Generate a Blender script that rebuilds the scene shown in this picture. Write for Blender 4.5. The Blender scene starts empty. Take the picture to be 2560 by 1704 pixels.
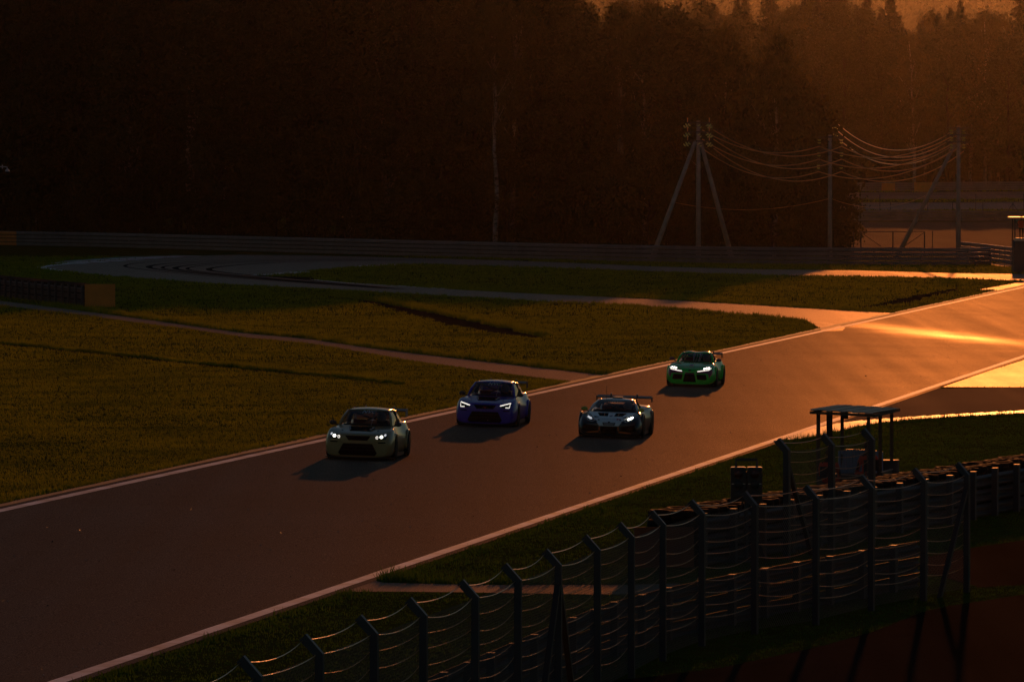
import bpy, bmesh, math, random
import numpy as np
from mathutils import Vector, Matrix
from mathutils.bvhtree import BVHTree
random.seed(7); RNG = np.random.default_rng(7)
SC = bpy.context.scene
COL = SC.collection

# ------------------------------------------------------------------ camera, sky, sun, exposure
CAM_H = 8.5                       # metres above the far infield
FPX = 16000.0                     # focal length in photo pixels (photo 2560 wide)
PITCH = math.atan(452.0 / FPX)
cam = bpy.data.cameras.new('camera'); camo = bpy.data.objects.new('camera', cam); COL.objects.link(camo)
camo.location = (0, 0, CAM_H); camo.rotation_euler = (math.pi/2 - PITCH, 0, 0)
cam.sensor_width = 36; cam.lens = FPX/2560*36; cam.clip_start = 1; cam.clip_end = 9000
SC.camera = camo
SUN_EL, SUN_AZ = math.radians(6.0), math.radians(4.4)      # azimuth clockwise from +Y
world = bpy.data.worlds.new('World'); SC.world = world; world.use_nodes = True
wn = world.node_tree.nodes; wl = world.node_tree.links
bg = wn['Background']; sky = wn.new('ShaderNodeTexSky'); sky.sky_type = 'NISHITA'; sky.sun_disc = False
sky.sun_elevation = SUN_EL; sky.sun_rotation = SUN_AZ; sky.air_density = 1.0; sky.dust_density = 0.1; sky.ozone_density = 2.0
wl.new(sky.outputs[0], bg.inputs[0]); bg.inputs[1].default_value = 0.135
sl = bpy.data.lights.new('sun', 'SUN'); so = bpy.data.objects.new('sun', sl); COL.objects.link(so)
sl.energy = 5.0; sl.angle = math.radians(0.5); sl.color = (1.0, 0.285, 0.058)
_d = Vector((math.sin(SUN_AZ)*math.cos(SUN_EL), math.cos(SUN_AZ)*math.cos(SUN_EL), math.sin(SUN_EL)))
so.rotation_euler = _d.to_track_quat('Z', 'Y').to_euler()
so.location = (60, 900, 90)
vs = SC.view_settings; vs.view_transform = 'Standard'; vs.look = 'None'; vs.gamma = 1.0; vs.use_curve_mapping = False
vs.exposure = -2.45
SC.cycles.use_denoising = True
SC.cycles.max_bounces = 8; SC.cycles.transparent_max_bounces = 24; SC.cycles.volume_bounces = 0
SC.cycles.volume_step_rate = 1.0

# ------------------------------------------------------------------ terrain function and pixel -> ground
TA = math.radians(9.7); TX, TY = -12.4, 155.1       # left white line of the straight
TDIR = Vector((math.sin(TA), math.cos(TA), 0)); TRGT = Vector((math.cos(TA), -math.sin(TA), 0))
TW = 12.45                                            # width between the lines
def s_of(X, Y): return (X-TX)*math.cos(TA) - (Y-TY)*math.sin(TA)
def t_of(X, Y): return (X-TX)*math.sin(TA) + (Y-TY)*math.cos(TA)
def st(s, t): return (TX + s*math.cos(TA) + t*math.sin(TA), TY - s*math.sin(TA) + t*math.cos(TA))
_HT = np.array([[-9e3,0],[890,0],[1060,3.6],[1250,5],[2000,9],[2700,30],[3300,66],[4000,103],[4800,130],[9e3,134]])
def hgt(X, Y):
    X = np.asarray(X, float); Y = np.asarray(Y, float)
    h = -0.03*np.clip(s_of(X, Y), 0, TW)
    t = t_of(X, Y)
    return h + np.interp(t, _HT[:,0]-153, _HT[:,1])
def h1(X, Y): return float(hgt(X, Y))
def ray(px, py):
    v = py-852.0
    return (px-1280.0, FPX*math.cos(PITCH)-v*math.sin(PITCH), -FPX*math.sin(PITCH)-v*math.cos(PITCH))
def P(px, py, z=None, lift=0.0):
    """photo pixel -> point on the terrain (or on the level z)"""
    r = ray(px, py); zz = 0.0 if z is None else z
    if z is not None:
        k = (zz-CAM_H)/r[2]; return Vector((r[0]*k, r[1]*k, zz))
    for i in range(30):
        k = (zz-CAM_H)/r[2]; x, y = r[0]*k, r[1]*k; zz = 0.5*zz+0.5*h1(x, y)
    return Vector((x, y, h1(x, y)+lift))
def PD(px, py, d):
    """photo pixel at a known distance d along the view axis -> world point"""
    r = ray(px, py); k = d/r[1]; return Vector((r[0]*k, d, CAM_H + r[2]*k))

# ------------------------------------------------------------------ materials
MATS = {}
def mat(name, col, rough=0.6, metal=0.0, spec=0.5, noise=0.0, nscale=5.0, bump=0.0, bscale=40.0, emit=None, estr=0.0, coat=0.0, rnoise=0.0, col2=None, stretch=None):
    m = bpy.data.materials.new(name); m.use_nodes = True; MATS[name] = m
    n = m.node_tree.nodes; l = m.node_tree.links; b = n['Principled BSDF']
    b.inputs['Base Color'].default_value = (*col, 1); b.inputs['Roughness'].default_value = rough
    b.inputs['Metallic'].default_value = metal; b.inputs['Specular IOR Level'].default_value = spec
    b.inputs['Coat Weight'].default_value = coat; b.inputs['Coat Roughness'].default_value = 0.08
    if emit: b.inputs['Emission Color'].default_value = (*emit, 1); b.inputs['Emission Strength'].default_value = estr
    if noise or bump or rnoise or col2:
        geo = n.new('ShaderNodeTexCoord'); mp = n.new('ShaderNodeMapping'); l.new(geo.outputs['Object'], mp.inputs[0])
        if stretch: mp.inputs['Rotation'].default_value = (0, 0, stretch[0]); mp.inputs['Scale'].default_value = stretch[1]
    if noise or col2:
        t = n.new('ShaderNodeTexNoise'); t.inputs['Scale'].default_value = nscale; t.inputs['Detail'].default_value = 6; l.new(mp.outputs[0], t.inputs[0])
        r = n.new('ShaderNodeValToRGB'); l.new(t.outputs[0], r.inputs[0])
        c2 = col2 or tuple(c*(1+noise) for c in col); c1 = col if col2 else tuple(c*(1-noise) for c in col)
        r.color_ramp.elements[0].position = 0.3; r.color_ramp.elements[1].position = 0.7
        r.color_ramp.elements[0].color = (*c1, 1); r.color_ramp.elements[1].color = (*c2, 1); l.new(r.outputs[0], b.inputs['Base Color'])
        if rnoise:
            mr = n.new('ShaderNodeMapRange'); l.new(t.outputs[0], mr.inputs[0]); mr.inputs[3].default_value = rough-rnoise; mr.inputs[4].default_value = rough+rnoise
            l.new(mr.outputs[0], b.inputs['Roughness'])
    if bump:
        t2 = n.new('ShaderNodeTexNoise'); t2.inputs['Scale'].default_value = bscale; t2.inputs['Detail'].default_value = 3; l.new(mp.outputs[0], t2.inputs[0])
        bp = n.new('ShaderNodeBump'); bp.inputs['Strength'].default_value = bump; bp.inputs['Distance'].default_value = 0.02; l.new(t2.outputs[0], bp.inputs['Height']); l.new(bp.outputs[0], b.inputs['Normal'])
    return m

def asphalt(name, base, rough, gloss=0.108, streaks=(), grain=0.75, aniso_rot=-TA, patch=0.55):
    m = mat(name, base, 0.95, spec=0.0); n = m.node_tree.nodes; l = m.node_tree.links; b = n['Principled BSDF']
    tc = n.new('ShaderNodeTexCoord')
    def noise(scale, rot=0.0, sc=(1,1,1), detail=5):
        mp = n.new('ShaderNodeMapping'); l.new(tc.outputs['Object'], mp.inputs[0]); mp.inputs['Rotation'].default_value = (0,0,rot); mp.inputs['Scale'].default_value = sc
        t = n.new('ShaderNodeTexNoise'); t.inputs['Scale'].default_value = scale; t.inputs['Detail'].default_value = detail; l.new(mp.outputs[0], t.inputs[0]); return t.outputs[0]
    def math_(op, a, bb, clamp=False):
        q = n.new('ShaderNodeMath'); q.operation = op; q.use_clamp = clamp
        for i, v in enumerate((a, bb)):
            if isinstance(v, (int, float)): q.inputs[i].default_value = v
            else: l.new(v, q.inputs[i])
        return q.outputs[0]
    lane = noise(0.8, -aniso_rot if aniso_rot else 0, (1, 0.012, 1))       # tyre lanes along the road
    big = noise(0.12); fine = noise(38.0, detail=2); mid = noise(3.0)
    f = math_('MULTIPLY', math_('ADD', math_('MULTIPLY', lane, 0.9), math_('MULTIPLY', big, 0.6)), 0.67)
    mr = n.new('ShaderNodeMapRange'); l.new(f, mr.inputs[0]); mr.inputs[1].default_value = 0.35; mr.inputs[2].default_value = 0.65; mr.inputs[3].default_value = 1-patch; mr.inputs[4].default_value = 1+patch
    fr = n.new('ShaderNodeMapRange'); l.new(fine, fr.inputs[0]); fr.inputs[1].default_value = 0.3; fr.inputs[2].default_value = 0.7; fr.inputs[3].default_value = 1-grain; fr.inputs[4].default_value = 1+grain
    k = math_('MULTIPLY', mr.outputs[0], fr.outputs[0])
    mx = n.new('ShaderNodeVectorMath'); mx.operation = 'SCALE'; mx.inputs[0].default_value = base; l.new(k, mx.inputs['Scale']); l.new(mx.outputs[0], b.inputs['Base Color'])
    rr = math_('ADD', rough, math_('MULTIPLY', math_('SUBTRACT', f, 0.5), -0.16))
    rr = math_('ADD', rr, math_('MULTIPLY', math_('SUBTRACT', mid, 0.5), 0.03))
    for (p0, p1, wd, amt) in streaks:                  # tyre-polished lines where cars cut across
        d = (p1-p0).normalized(); nn = Vector((-d.y, d.x, 0))
        sub = n.new('ShaderNodeVectorMath'); sub.operation = 'SUBTRACT'; l.new(tc.outputs['Object'], sub.inputs[0]); sub.inputs[1].default_value = (p0.x, p0.y, 0)
        dt = n.new('ShaderNodeVectorMath'); dt.operation = 'DOT_PRODUCT'; l.new(sub.outputs[0], dt.inputs[0]); dt.inputs[1].default_value = nn
        al = n.new('ShaderNodeVectorMath'); al.operation = 'DOT_PRODUCT'; l.new(sub.outputs[0], al.inputs[0]); al.inputs[1].default_value = d
        q = math_('DIVIDE', math_('ADD', dt.outputs['Value'], math_('MULTIPLY', math_('SUBTRACT', big, 0.5), wd*2)), wd); q = math_('MULTIPLY', q, q); q = math_('POWER', 2.718, math_('MULTIPLY', q, -1.0))
        L = (p1-p0).length
        e = n.new('ShaderNodeMapRange'); l.new(al.outputs['Value'], e.inputs[0]); e.inputs[1].default_value = -0.25*L; e.inputs[2].default_value = 0.1*L
        e2 = n.new('ShaderNodeMapRange'); l.new(al.outputs['Value'], e2.inputs[0]); e2.inputs[1].default_value = 1.3*L; e2.inputs[2].default_value = 0.7*L
        q = math_('MULTIPLY', q, math_('MULTIPLY', e.outputs[0], e2.outputs[0]))
        rr = math_('SUBTRACT', rr, math_('MULTIPLY', q, amt))
    rr = math_('MAXIMUM', rr, 0.18)
    gl = n.new('ShaderNodeBsdfGlossy'); gl.inputs['Color'].default_value = (1.0, 0.84, 0.68, 1); l.new(rr, gl.inputs['Roughness'])     # worn aggregate: gloss without the mirror-like grazing rise
    ms = n.new('ShaderNodeMixShader'); l.new(math_('MULTIPLY', fr.outputs[0], gloss), ms.inputs[0]); l.new(b.outputs[0], ms.inputs[1]); l.new(gl.outputs[0], ms.inputs[2]); l.new(ms.outputs[0], n['Material Output'].inputs[0])
    bp = n.new('ShaderNodeBump'); bp.inputs['Strength'].default_value = 0.06; bp.inputs['Distance'].default_value = 0.01; l.new(fine, bp.inputs['Height']); l.new(bp.outputs[0], b.inputs['Normal']); l.new(bp.outputs[0], gl.inputs['Normal'])
    return m

def leafy(name, c1, c2, trans=0.5, rough=0.55, scale=0.25, tcol=None, fine=3.0):
    """foliage: diffuse/gloss front, light coming through from behind"""
    m = bpy.data.materials.new(name); m.use_nodes = True; MATS[name] = m; n = m.node_tree.nodes; l = m.node_tree.links; b = n['Principled BSDF']
    geo = n.new('ShaderNodeNewGeometry'); t = n.new('ShaderNodeTexNoise'); t.inputs['Scale'].default_value = scale; t.inputs['Detail'].default_value = 4; l.new(geo.outputs['Position'], t.inputs[0])
    t2 = n.new('ShaderNodeTexNoise'); t2.inputs['Scale'].default_value = fine; t2.inputs['Detail'].default_value = 2; l.new(geo.outputs['Position'], t2.inputs[0])
    av = n.new('ShaderNodeMath'); av.operation = 'ADD'; l.new(t.outputs[0], av.inputs[0]); l.new(t2.outputs[0], av.inputs[1])
    r = n.new('ShaderNodeValToRGB'); l.new(av.outputs[0], r.inputs[0]); r.color_ramp.elements[0].position = 0.75; r.color_ramp.elements[1].position = 1.25
    hv = n.new('ShaderNodeMath'); hv.operation = 'MULTIPLY'; hv.inputs[1].default_value = 1.0; l.new(av.outputs[0], hv.inputs[0])
    mr = n.new('ShaderNodeMapRange'); l.new(av.outputs[0], mr.inputs[0]); mr.inputs[1].default_value = 0.7; mr.inputs[2].default_value = 1.3; l.new(mr.outputs[0], r.inputs[0])
    r.color_ramp.elements[0].position = 0.0; r.color_ramp.elements[1].position = 1.0
    r.color_ramp.elements[0].color = (*c1, 1); r.color_ramp.elements[1].color = (*c2, 1)
    l.new(r.outputs[0], b.inputs['Base Color']); b.inputs['Roughness'].default_value = rough; b.inputs['Specular IOR Level'].default_value = 0.25
    tr = n.new('ShaderNodeBsdfTranslucent'); mul = n.new('ShaderNodeVectorMath'); mul.operation = 'MULTIPLY'; l.new(r.outputs[0], mul.inputs[0]); mul.inputs[1].default_value = tcol or (1.6, 1.4, 0.5); l.new(mul.outputs[0], tr.inputs[0])
    mx = n.new('ShaderNodeMixShader'); mx.inputs[0].default_value = trans; l.new(b.outputs[0], mx.inputs[1]); l.new(tr.outputs[0], mx.inputs[2])
    l.new(mx.outputs[0], n['Material Output'].inputs[0]); return m

def glass(name, tint, gloss=0.04, rough=0.03):
    m = bpy.data.materials.new(name); m.use_nodes = True; MATS[name] = m; n = m.node_tree.nodes; l = m.node_tree.links; n.remove(n['Principled BSDF'])
    t = n.new('ShaderNodeBsdfTransparent'); t.inputs[0].default_value = (*tint, 1); g = n.new('ShaderNodeBsdfGlossy'); g.inputs['Roughness'].default_value = rough
    f = n.new('ShaderNodeFresnel'); f.inputs[0].default_value = 1.5; mx = n.new('ShaderNodeMixShader'); l.new(f.outputs[0], mx.inputs[0]); l.new(t.outputs[0], mx.inputs[1]); l.new(g.outputs[0], mx.inputs[2]); l.new(mx.outputs[0], n['Material Output'].inputs[0]); return m

# ------------------------------------------------------------------ mesh builder
class MB:
    def __init__(s): s.v = []; s.f = []
    def add(s, vs, fs):
        o = len(s.v); s.v += [tuple(p) for p in vs]; s.f += [tuple(i+o for i in f) for f in fs]; return s
    def box(s, c, d, rz=0.0, taper=1.0, M=None):
        x, y, z = d[0]/2, d[1]/2, d[2]/2; vs = []
        for k in (-1, 1):
            q = taper if k > 0 else 1.0
            for a, b in ((-1,-1),(1,-1),(1,1),(-1,1)): vs.append(Vector((a*x*q, b*y*q, k*z)))
        R = M or Matrix.Rotation(rz, 3, 'Z'); vs = [R @ p + Vector(c) for p in vs]
        return s.add(vs, [(3,2,1,0),(4,5,6,7),(0,1,5,4),(1,2,6,5),(2,3,7,6),(3,0,4,7)])
    def beam(s, a, b, w, h=None, up=(0,0,1)):
        """square bar from a to b"""
        a, b = Vector(a), Vector(b); h = h or w; d = (b-a).normalized(); u = Vector(up)
        if abs(d.dot(u)) > 0.97: u = Vector((0,1,0))
        x = d.cross(u).normalized(); y = x.cross(d).normalized(); vs = []
        for p in (a, b):
            for i, j in ((-1,-1),(1,-1),(1,1),(-1,1)): vs.append(p + x*(i*w/2) + y*(j*h/2))
        return s.add(vs, [(3,2,1,0),(4,5,6,7),(0,1,5,4),(1,2,6,5),(2,3,7,6),(3,0,4,7)])
    def tube(s, pts, r, n=6, cap=True):
        pts = [Vector(p) for p in pts]; rs = r if hasattr(r, '__len__') else [r]*len(pts); vs = []; fs = []
        prev = None
        for i, p in enumerate(pts):
            d = (pts[min(i+1, len(pts)-1)] - pts[max(i-1, 0)])
            d = d.normalized() if d.length > 1e-9 else Vector((0,0,1))
            u = prev if prev is not None else (Vector((0,0,1)) if abs(d.z) < 0.9 else Vector((1,0,0)))
            x = (u - d*u.dot(d));
            if x.length < 1e-5: x = Vector((1,0,0)) - d*d.x
            x.normalize(); y = d.cross(x); prev = x
            for k in range(n):
                a = 2*math.pi*k/n; vs.append(p + x*(rs[i]*math.cos(a)) + y*(rs[i]*math.sin(a)))
        for i in range(len(pts)-1):
            for k in range(n):
                a, b = i*n+k, i*n+(k+1)%n; fs.append((a, b, b+n, a+n))
        if cap: fs.append(tuple(range(n-1,-1,-1))); fs.append(tuple((len(pts)-1)*n+k for k in range(n)))
        return s.add(vs, fs)
    def lathe(s, prof, c=(0,0,0), axis='Z', n=16):
        """prof: list of (r, h) along the axis"""
        vs = []; fs = []
        for r, h in prof:
            for k in range(n):
                a = 2*math.pi*k/n; x, y = r*math.cos(a), r*math.sin(a)
                p = (x, y, h) if axis == 'Z' else ((h, x, y) if axis == 'X' else (x, h, y))
                vs.append((p[0]+c[0], p[1]+c[1], p[2]+c[2]))
        for i in range(len(prof)-1):
            for k in range(n):
                a, b = i*n+k, i*n+(k+1)%n; fs.append((a, b, b+n, a+n))
        fs.append(tuple(range(n-1,-1,-1))); fs.append(tuple((len(prof)-1)*n+k for k in range(n)))
        return s.add(vs, fs)
    def prism(s, poly, z0, z1):
        n = len(poly); vs = [(p[0], p[1], z0) for p in poly]+[(p[0], p[1], z1) for p in poly]
        return s.add(vs, [tuple(range(n-1,-1,-1)), tuple(range(n, 2*n))]+[(i, (i+1)%n, (i+1)%n+n, i+n) for i in range(n)])
    def mesh(s, name, smooth=False, org=None):
        me = bpy.data.meshes.new(name); vs = s.v
        if org is not None: vs = [(p[0]-org[0], p[1]-org[1], p[2]-org[2]) for p in vs]
        me.from_pydata(vs, [], s.f); me.update()
        if smooth: me.polygons.foreach_set('use_smooth', [True]*len(me.polygons))
        return me

def link(name, me, m=None, parent=None):
    o = bpy.data.objects.new(name, me); COL.objects.link(o)
    if m is not None and me is not None and len(me.materials) == 0: me.materials.append(MATS[m] if isinstance(m, str) else m)
    if parent is not None: o.parent = parent
    return o
def part(name, mb, m, parent, smooth=False, org=None, label=None):
    me = mb.mesh(name, smooth, org) if isinstance(mb, MB) else mb
    o = link(name, me, m, parent)
    if label: o['label'] = label
    return o
def tag(o, label=None, cat=None, group=None, kind=None):
    if label: o['label'] = label
    if cat: o['category'] = cat
    if group: o['group'] = group
    if kind: o['kind'] = kind
    return o
def thing(name, label, cat, loc=(0,0,0), rotz=0.0, group=None):
    o = bpy.data.objects.new(name, None); COL.objects.link(o); o.location = loc; o.rotation_euler = (0,0,rotz); o.empty_display_size = 0.3
    return tag(o, label, cat, group)
def copy_tree(o, parent=None):
    c = o.copy(); COL.objects.link(c); c.parent = parent
    for ch in list(o.children): copy_tree(ch, c)
    return c
def np_mesh(name, V, F, smooth=False):
    """V (n,3) float, F (m,k) int: fast mesh"""
    me = bpy.data.meshes.new(name); k = F.shape[1]
    me.vertices.add(len(V)); me.vertices.foreach_set('co', np.ascontiguousarray(V, np.float32).ravel())
    me.loops.add(F.size); me.loops.foreach_set('vertex_index', np.ascontiguousarray(F, np.int32).ravel())
    me.polygons.add(len(F)); me.polygons.foreach_set('loop_start', np.arange(0, F.size, k, dtype=np.int32))
    me.update(calc_edges=True); me.validate()
    return me
def inpoly(X, Y, poly):
    X = np.asarray(X); Y = np.asarray(Y); c = np.zeros(X.shape, bool); n = len(poly); j = n-1
    for i in range(n):
        xi, yi = poly[i][0], poly[i][1]; xj, yj = poly[j][0], poly[j][1]
        k = ((yi > Y) != (yj > Y)) & (X < (xj-xi)*(Y-yi)/(yj-yi+1e-12)+xi); c ^= k; j = i
    return c
def smooth_path(pts, step):
    """Catmull-Rom through points, resampled at equal steps"""
    pts = [Vector(p) for p in pts]; q = [pts[0]*2-pts[1]]+pts+[pts[-1]*2-pts[-2]]; out = []
    for i in range(1, len(q)-2):
        for k in range(12):
            t = k/12; a, b, c, d = q[i-1], q[i], q[i+1], q[i+2]
            out.append(0.5*((2*b)+(c-a)*t+(2*a-5*b+4*c-d)*t*t+(3*b-a-3*c+d)*t**3))
    out.append(pts[-1]); res = [out[0]]; acc = 0.0
    for i in range(1, len(out)):
        seg = (out[i]-out[i-1]).length; p0 = out[i-1]
        while acc+seg >= step:
            t = (step-acc)/seg; p0 = p0.lerp(out[i], t); res.append(p0.copy()); seg = (out[i]-p0).length; acc = 0.0
            if seg < 1e-9: break
        acc += seg
    if acc > step*0.3: res.append(out[-1])
    return res
# ------------------------------------------------------------------ setting: ground and roads
mat('soil', (0.05,0.06,0.012), 0.95, spec=0.0, col2=(0.09,0.095,0.02), nscale=0.35, bump=0.6, bscale=6)
LINE0 = P(1985, 795); LINE1 = P(2560, 862)
asphalt('track_asphalt', (0.040,0.030,0.027), 0.52, streaks=[(P(2010,800), P(2600,868), 2.2, 0.16)])
asphalt('link_asphalt', (0.048,0.042,0.040), 0.50, gloss=0.27, aniso_rot=math.radians(70), patch=0.35)
asphalt('path_asphalt', (0.065,0.050,0.044), 0.58, gloss=0.21, aniso_rot=math.radians(-20))
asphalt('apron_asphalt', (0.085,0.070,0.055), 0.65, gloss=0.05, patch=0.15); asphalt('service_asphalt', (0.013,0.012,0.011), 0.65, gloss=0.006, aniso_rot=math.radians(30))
mat('white_paint', (0.82,0.80,0.82), 0.62, spec=0.4, noise=0.5, nscale=0.9, bump=0.15, bscale=20)
asphalt('concrete_smooth', (0.16,0.15,0.13), 0.47, gloss=0.26, patch=0.9, aniso_rot=math.radians(86))
mat('kerb_concrete', (0.25,0.23,0.21), 0.45, spec=0.5, noise=0.25, nscale=1.5)
mat('kerb_red', (0.32,0.05,0.04), 0.45); mat('kerb_white', (0.62,0.62,0.62), 0.45); mat('green_paint', (0.04,0.16,0.10), 0.5, noise=0.3, nscale=0.8)
mat('dirt_and_shade', (0.045,0.033,0.025), 0.95, spec=0.0, noise=0.45, nscale=2.5, bump=0.8, bscale=8)
mat('orange_dirt', (0.16,0.12,0.09), 0.7, spec=0.35, noise=0.2, nscale=0.3)

# one ground sheet, gridded along the straight so that the cross-fall creases lie on grid lines
sl_ = np.concatenate([np.array([-4000,-2000,-1000,-600,-400,-300,-220,-160,-120]), np.arange(-100, 0, 10.), np.array([0, TW]), np.arange(TW+4, 60, 6), np.array([80,120,200,400,1000,3000])])
tl_ = np.concatenate([np.array([-1200,-400]), np.arange(-160, 700, 20.), np.array([717,737,760,800,850,907,950,1000,1050,1097,1150,1250,1347,1450,1600,1847,2100,2300,2547,2800,3147,3450,3847,4250,4647,5500,7000])])
S, T = np.meshgrid(sl_, tl_); GX = TX + S*math.cos(TA) + T*math.sin(TA); GY = TY - S*math.sin(TA) + T*math.cos(TA)
V = np.stack([GX, GY, hgt(GX, GY)], -1).reshape(-1, 3); nx = len(sl_)
ii = np.arange((len(tl_)-1)*(nx-1)); r_, c_ = ii//(nx-1), ii%(nx-1); a_ = r_*nx+c_
ground = link('ground', np_mesh('ground', V, np.stack([a_, a_+1, a_+nx+1, a_+nx], 1)), 'soil'); tag(ground, kind='structure')

ROADS = []                # polygons free of grass
def sheet(name, poly, m, lift, holes=(), kind='structure', cut=4.0, road=True, parent=None):
    """flat sheet with the outline poly (world xy), draped on the terrain"""
    bm = bmesh.new(); ed = []
    for lp in (poly,)+tuple(holes):
        vs = [bm.verts.new((p[0], p[1], 0)) for p in lp]; ed += [bm.edges.new((vs[i], vs[(i+1)%len(vs)])) for i in range(len(vs))]
    bmesh.ops.triangle_fill(bm, use_beauty=True, use_dissolve=False, edges=ed, normal=(0,0,1))
    for s_ in (0.0, TW):       # split on the creases of the terrain
        c = st(s_, 0); bmesh.ops.bisect_plane(bm, geom=bm.verts[:]+bm.edges[:]+bm.faces[:], plane_co=(c[0], c[1], 0), plane_no=TRGT)
    for t_ in (737, 907, 1097):
        c = st(0, t_); bmesh.ops.bisect_plane(bm, geom=bm.verts[:]+bm.edges[:]+bm.faces[:], plane_co=(c[0], c[1], 0), plane_no=TDIR)
    for v in bm.verts: v.co.z = h1(v.co.x, v.co.y)+lift
    bmesh.ops.recalc_face_normals(bm, faces=bm.faces[:])
    for f in bm.faces:
        if f.normal.z < 0: f.normal_flip()
    me = bpy.data.meshes.new(name); bm.to_mesh(me); bm.free()
    o = link(name, me, m, parent)
    if kind and parent is None: o['kind'] = kind
    if road: ROADS.append((poly, holes))
    return o
def pxs(l): return [P(x, y) for x, y in l]
# the straight: two lines 13.6 m apart
strip = lambda s0, s1, t0, t1: [Vector((*st(s0, t0), 0)), Vector((*st(s1, t0), 0)), Vector((*st(s1, t1), 0)), Vector((*st(s0, t1), 0))]
sheet('race_track', strip(-0.75, TW+0.35, -130, 620), 'track_asphalt', 0.012)
def wavy(s0, s1, t0, t1, amp, seed, step=2.5):
    r = random.Random(seed); n = int((t1-t0)/step); a = [Vector((*st(s0+r.uniform(-amp, amp), t0+i*step), 0)) for i in range(n)]; b = [Vector((*st(s1+r.uniform(-amp, amp)*0.4, t0+i*step), 0)) for i in range(n)]
    return a+b[::-1]
sheet('edge_line_left', wavy(-0.16, 0.16, -120, 600, 0.012, 1), 'white_paint', 0.017, road=False)
sheet('edge_line_right', wavy(TW-0.16, TW+0.14, -120, 600, 0.012, 2), 'white_paint', 0.017, road=False)
sheet('dirt_margin', wavy(-0.78, -0.42, -120, 300, 0.10, 3), 'orange_dirt', 0.018, road=False)

outer = pxs([(2850,684),(2560,685),(2385,683),(2138,676),(1892,673),(1646,666.5),(1400,656),(1279,651.5),(1109,646.5),(940,642.5),(770,638.5),(600,637),(543,638),(472,640.5),(407,643.6),(306,650),(204,657),(153,661),(118,665),(104,668),(115,671),(136,674.5),(204,683),(272,689.5),(340,695.5),(441,702),(543,709),(679,716),(770,720),(940,729.5),(1109,739),(1238,745.5),(1400,755),(1597,765),(1720,774),(1902,790),(2015,802),(2060,812),(2100,822),(2140,826)])
outer = outer + pxs([(2260,800),(2300,776)])
isle_px = [(640,688),(700,684.5),(746,680),(804,673.5),(906,666),(1007,661),(1058,659.5),(1177,663),(1400,669),(1646,679),(1892,687),(2138,691),(2385,695),(2508,700),(2560,701.5),(2640,702.5),(2640,707),(2560,722),(2519,731),(2430,748),(2345,766),(2257,783.5),(2138,778),(1892,763),(1646,748.5),(1400,737),(1279,731.5),(1177,726),(1024,717),(872,708),(783,700),(700,693.5)]
isle = pxs(isle_px)
lk = sheet('link_track', outer, 'link_asphalt', 0.006, holes=(isle,))
# thin lines of the link road
def ribbon(pts, w):
    pts = [Vector((p.x, p.y, 0)) for p in pts]; L = []; R = []
    for i, p in enumerate(pts):
        d = (pts[min(i+1, len(pts)-1)]-pts[max(i-1, 0)]).normalized(); n = Vector((-d.y, d.x, 0)); L.append(p+n*w/2); R.append(p-n*w/2)
    return L+R[::-1]
sheet('edge_line_inner', ribbon(smooth_path(pxs([(783,699.5),(872,707.5),(1024,716.5),(1120,722)]), 3), 0.4), 'white_paint', 0.013, road=False)
sheet('edge_line_far', ribbon(smooth_path(pxs([(1250,667),(1400,669.5),(1500,674)]), 3), 0.35), 'white_paint', 0.013, road=False)
sheet('edge_line_bend', ribbon(smooth_path(pxs([(230,655),(153,661),(118,665),(104,668),(115,671),(160,677.5)]), 1.5), 0.7), 'white_paint', 0.013, road=False)
sheet('edge_line_near', ribbon(smooth_path(pxs([(1238,745.5),(1400,754.5),(1597,764.5)]), 3), 0.3), 'white_paint', 0.013, road=False)
sheet('painted_runoff', pxs([(140,654),(200,649.5),(310,641.5),(380,640.5),(470,641),(407,643.4),(306,649.6),(204,656.5),(170,659)]), 'green_paint', 0.011)
sheet('service_path', pxs([(-120,738),(0,752),(102,764.5),(221,779.5),(340,795),(475,814),(611,832.5),(770,847),(940,872),(1109,892),(1300,914),(1530,940),(1545,944),(1460,964),(1434,955),(1230,929),(1024,901),(940,886),(770,858),(611,843),(475,823),(340,806),(204,787),(102,776),(0,763),(-120,750)]), 'path_asphalt', 0.007)
sheet('verge_path', pxs([(905,1444),(925,1448),(959,1456),(1120,1460),(1266,1462),(1560,1461.5),(1700,1458),(1700,1483),(1500,1486),(1266,1482),(1146,1480),(959,1478.5),(850,1479),(790,1486)]), 'path_asphalt', 0.007)
sheet('pit_exit_runoff', pxs([(2345,968),(2560,968),(2800,968),(2800,815),(2560,900),(2400,950)]), 'concrete_smooth', 0.012)
sheet('kerbside_asphalt', pxs([(1905,1112),(1960,1100),(2001,1084),(2045,1070),(2111,1056),(2177,1050),(2300,1041),(2560,1027),(2800,1015),(2800,970),(2560,968.5),(2125,968.5),(2000,1075)]), 'apron_asphalt', 0.008)
sheet('exit_runoff', pxs([(2449,724),(2530,709.5),(2560,703.5),(2640,690),(2640,704),(2560,720.0),(2522,727.5)]), 'concrete_smooth', 0.012)
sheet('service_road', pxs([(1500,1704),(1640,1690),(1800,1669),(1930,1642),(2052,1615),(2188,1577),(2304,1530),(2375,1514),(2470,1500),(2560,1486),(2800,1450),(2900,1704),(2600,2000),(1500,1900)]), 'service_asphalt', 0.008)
sheet('gate_road', pxs([(2318,1432),(2318,1392),(2420,1371),(2560,1350),(2800,1320),(2800,1420),(2560,1462),(2450,1468)]), 'service_asphalt', 0.008)
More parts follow.
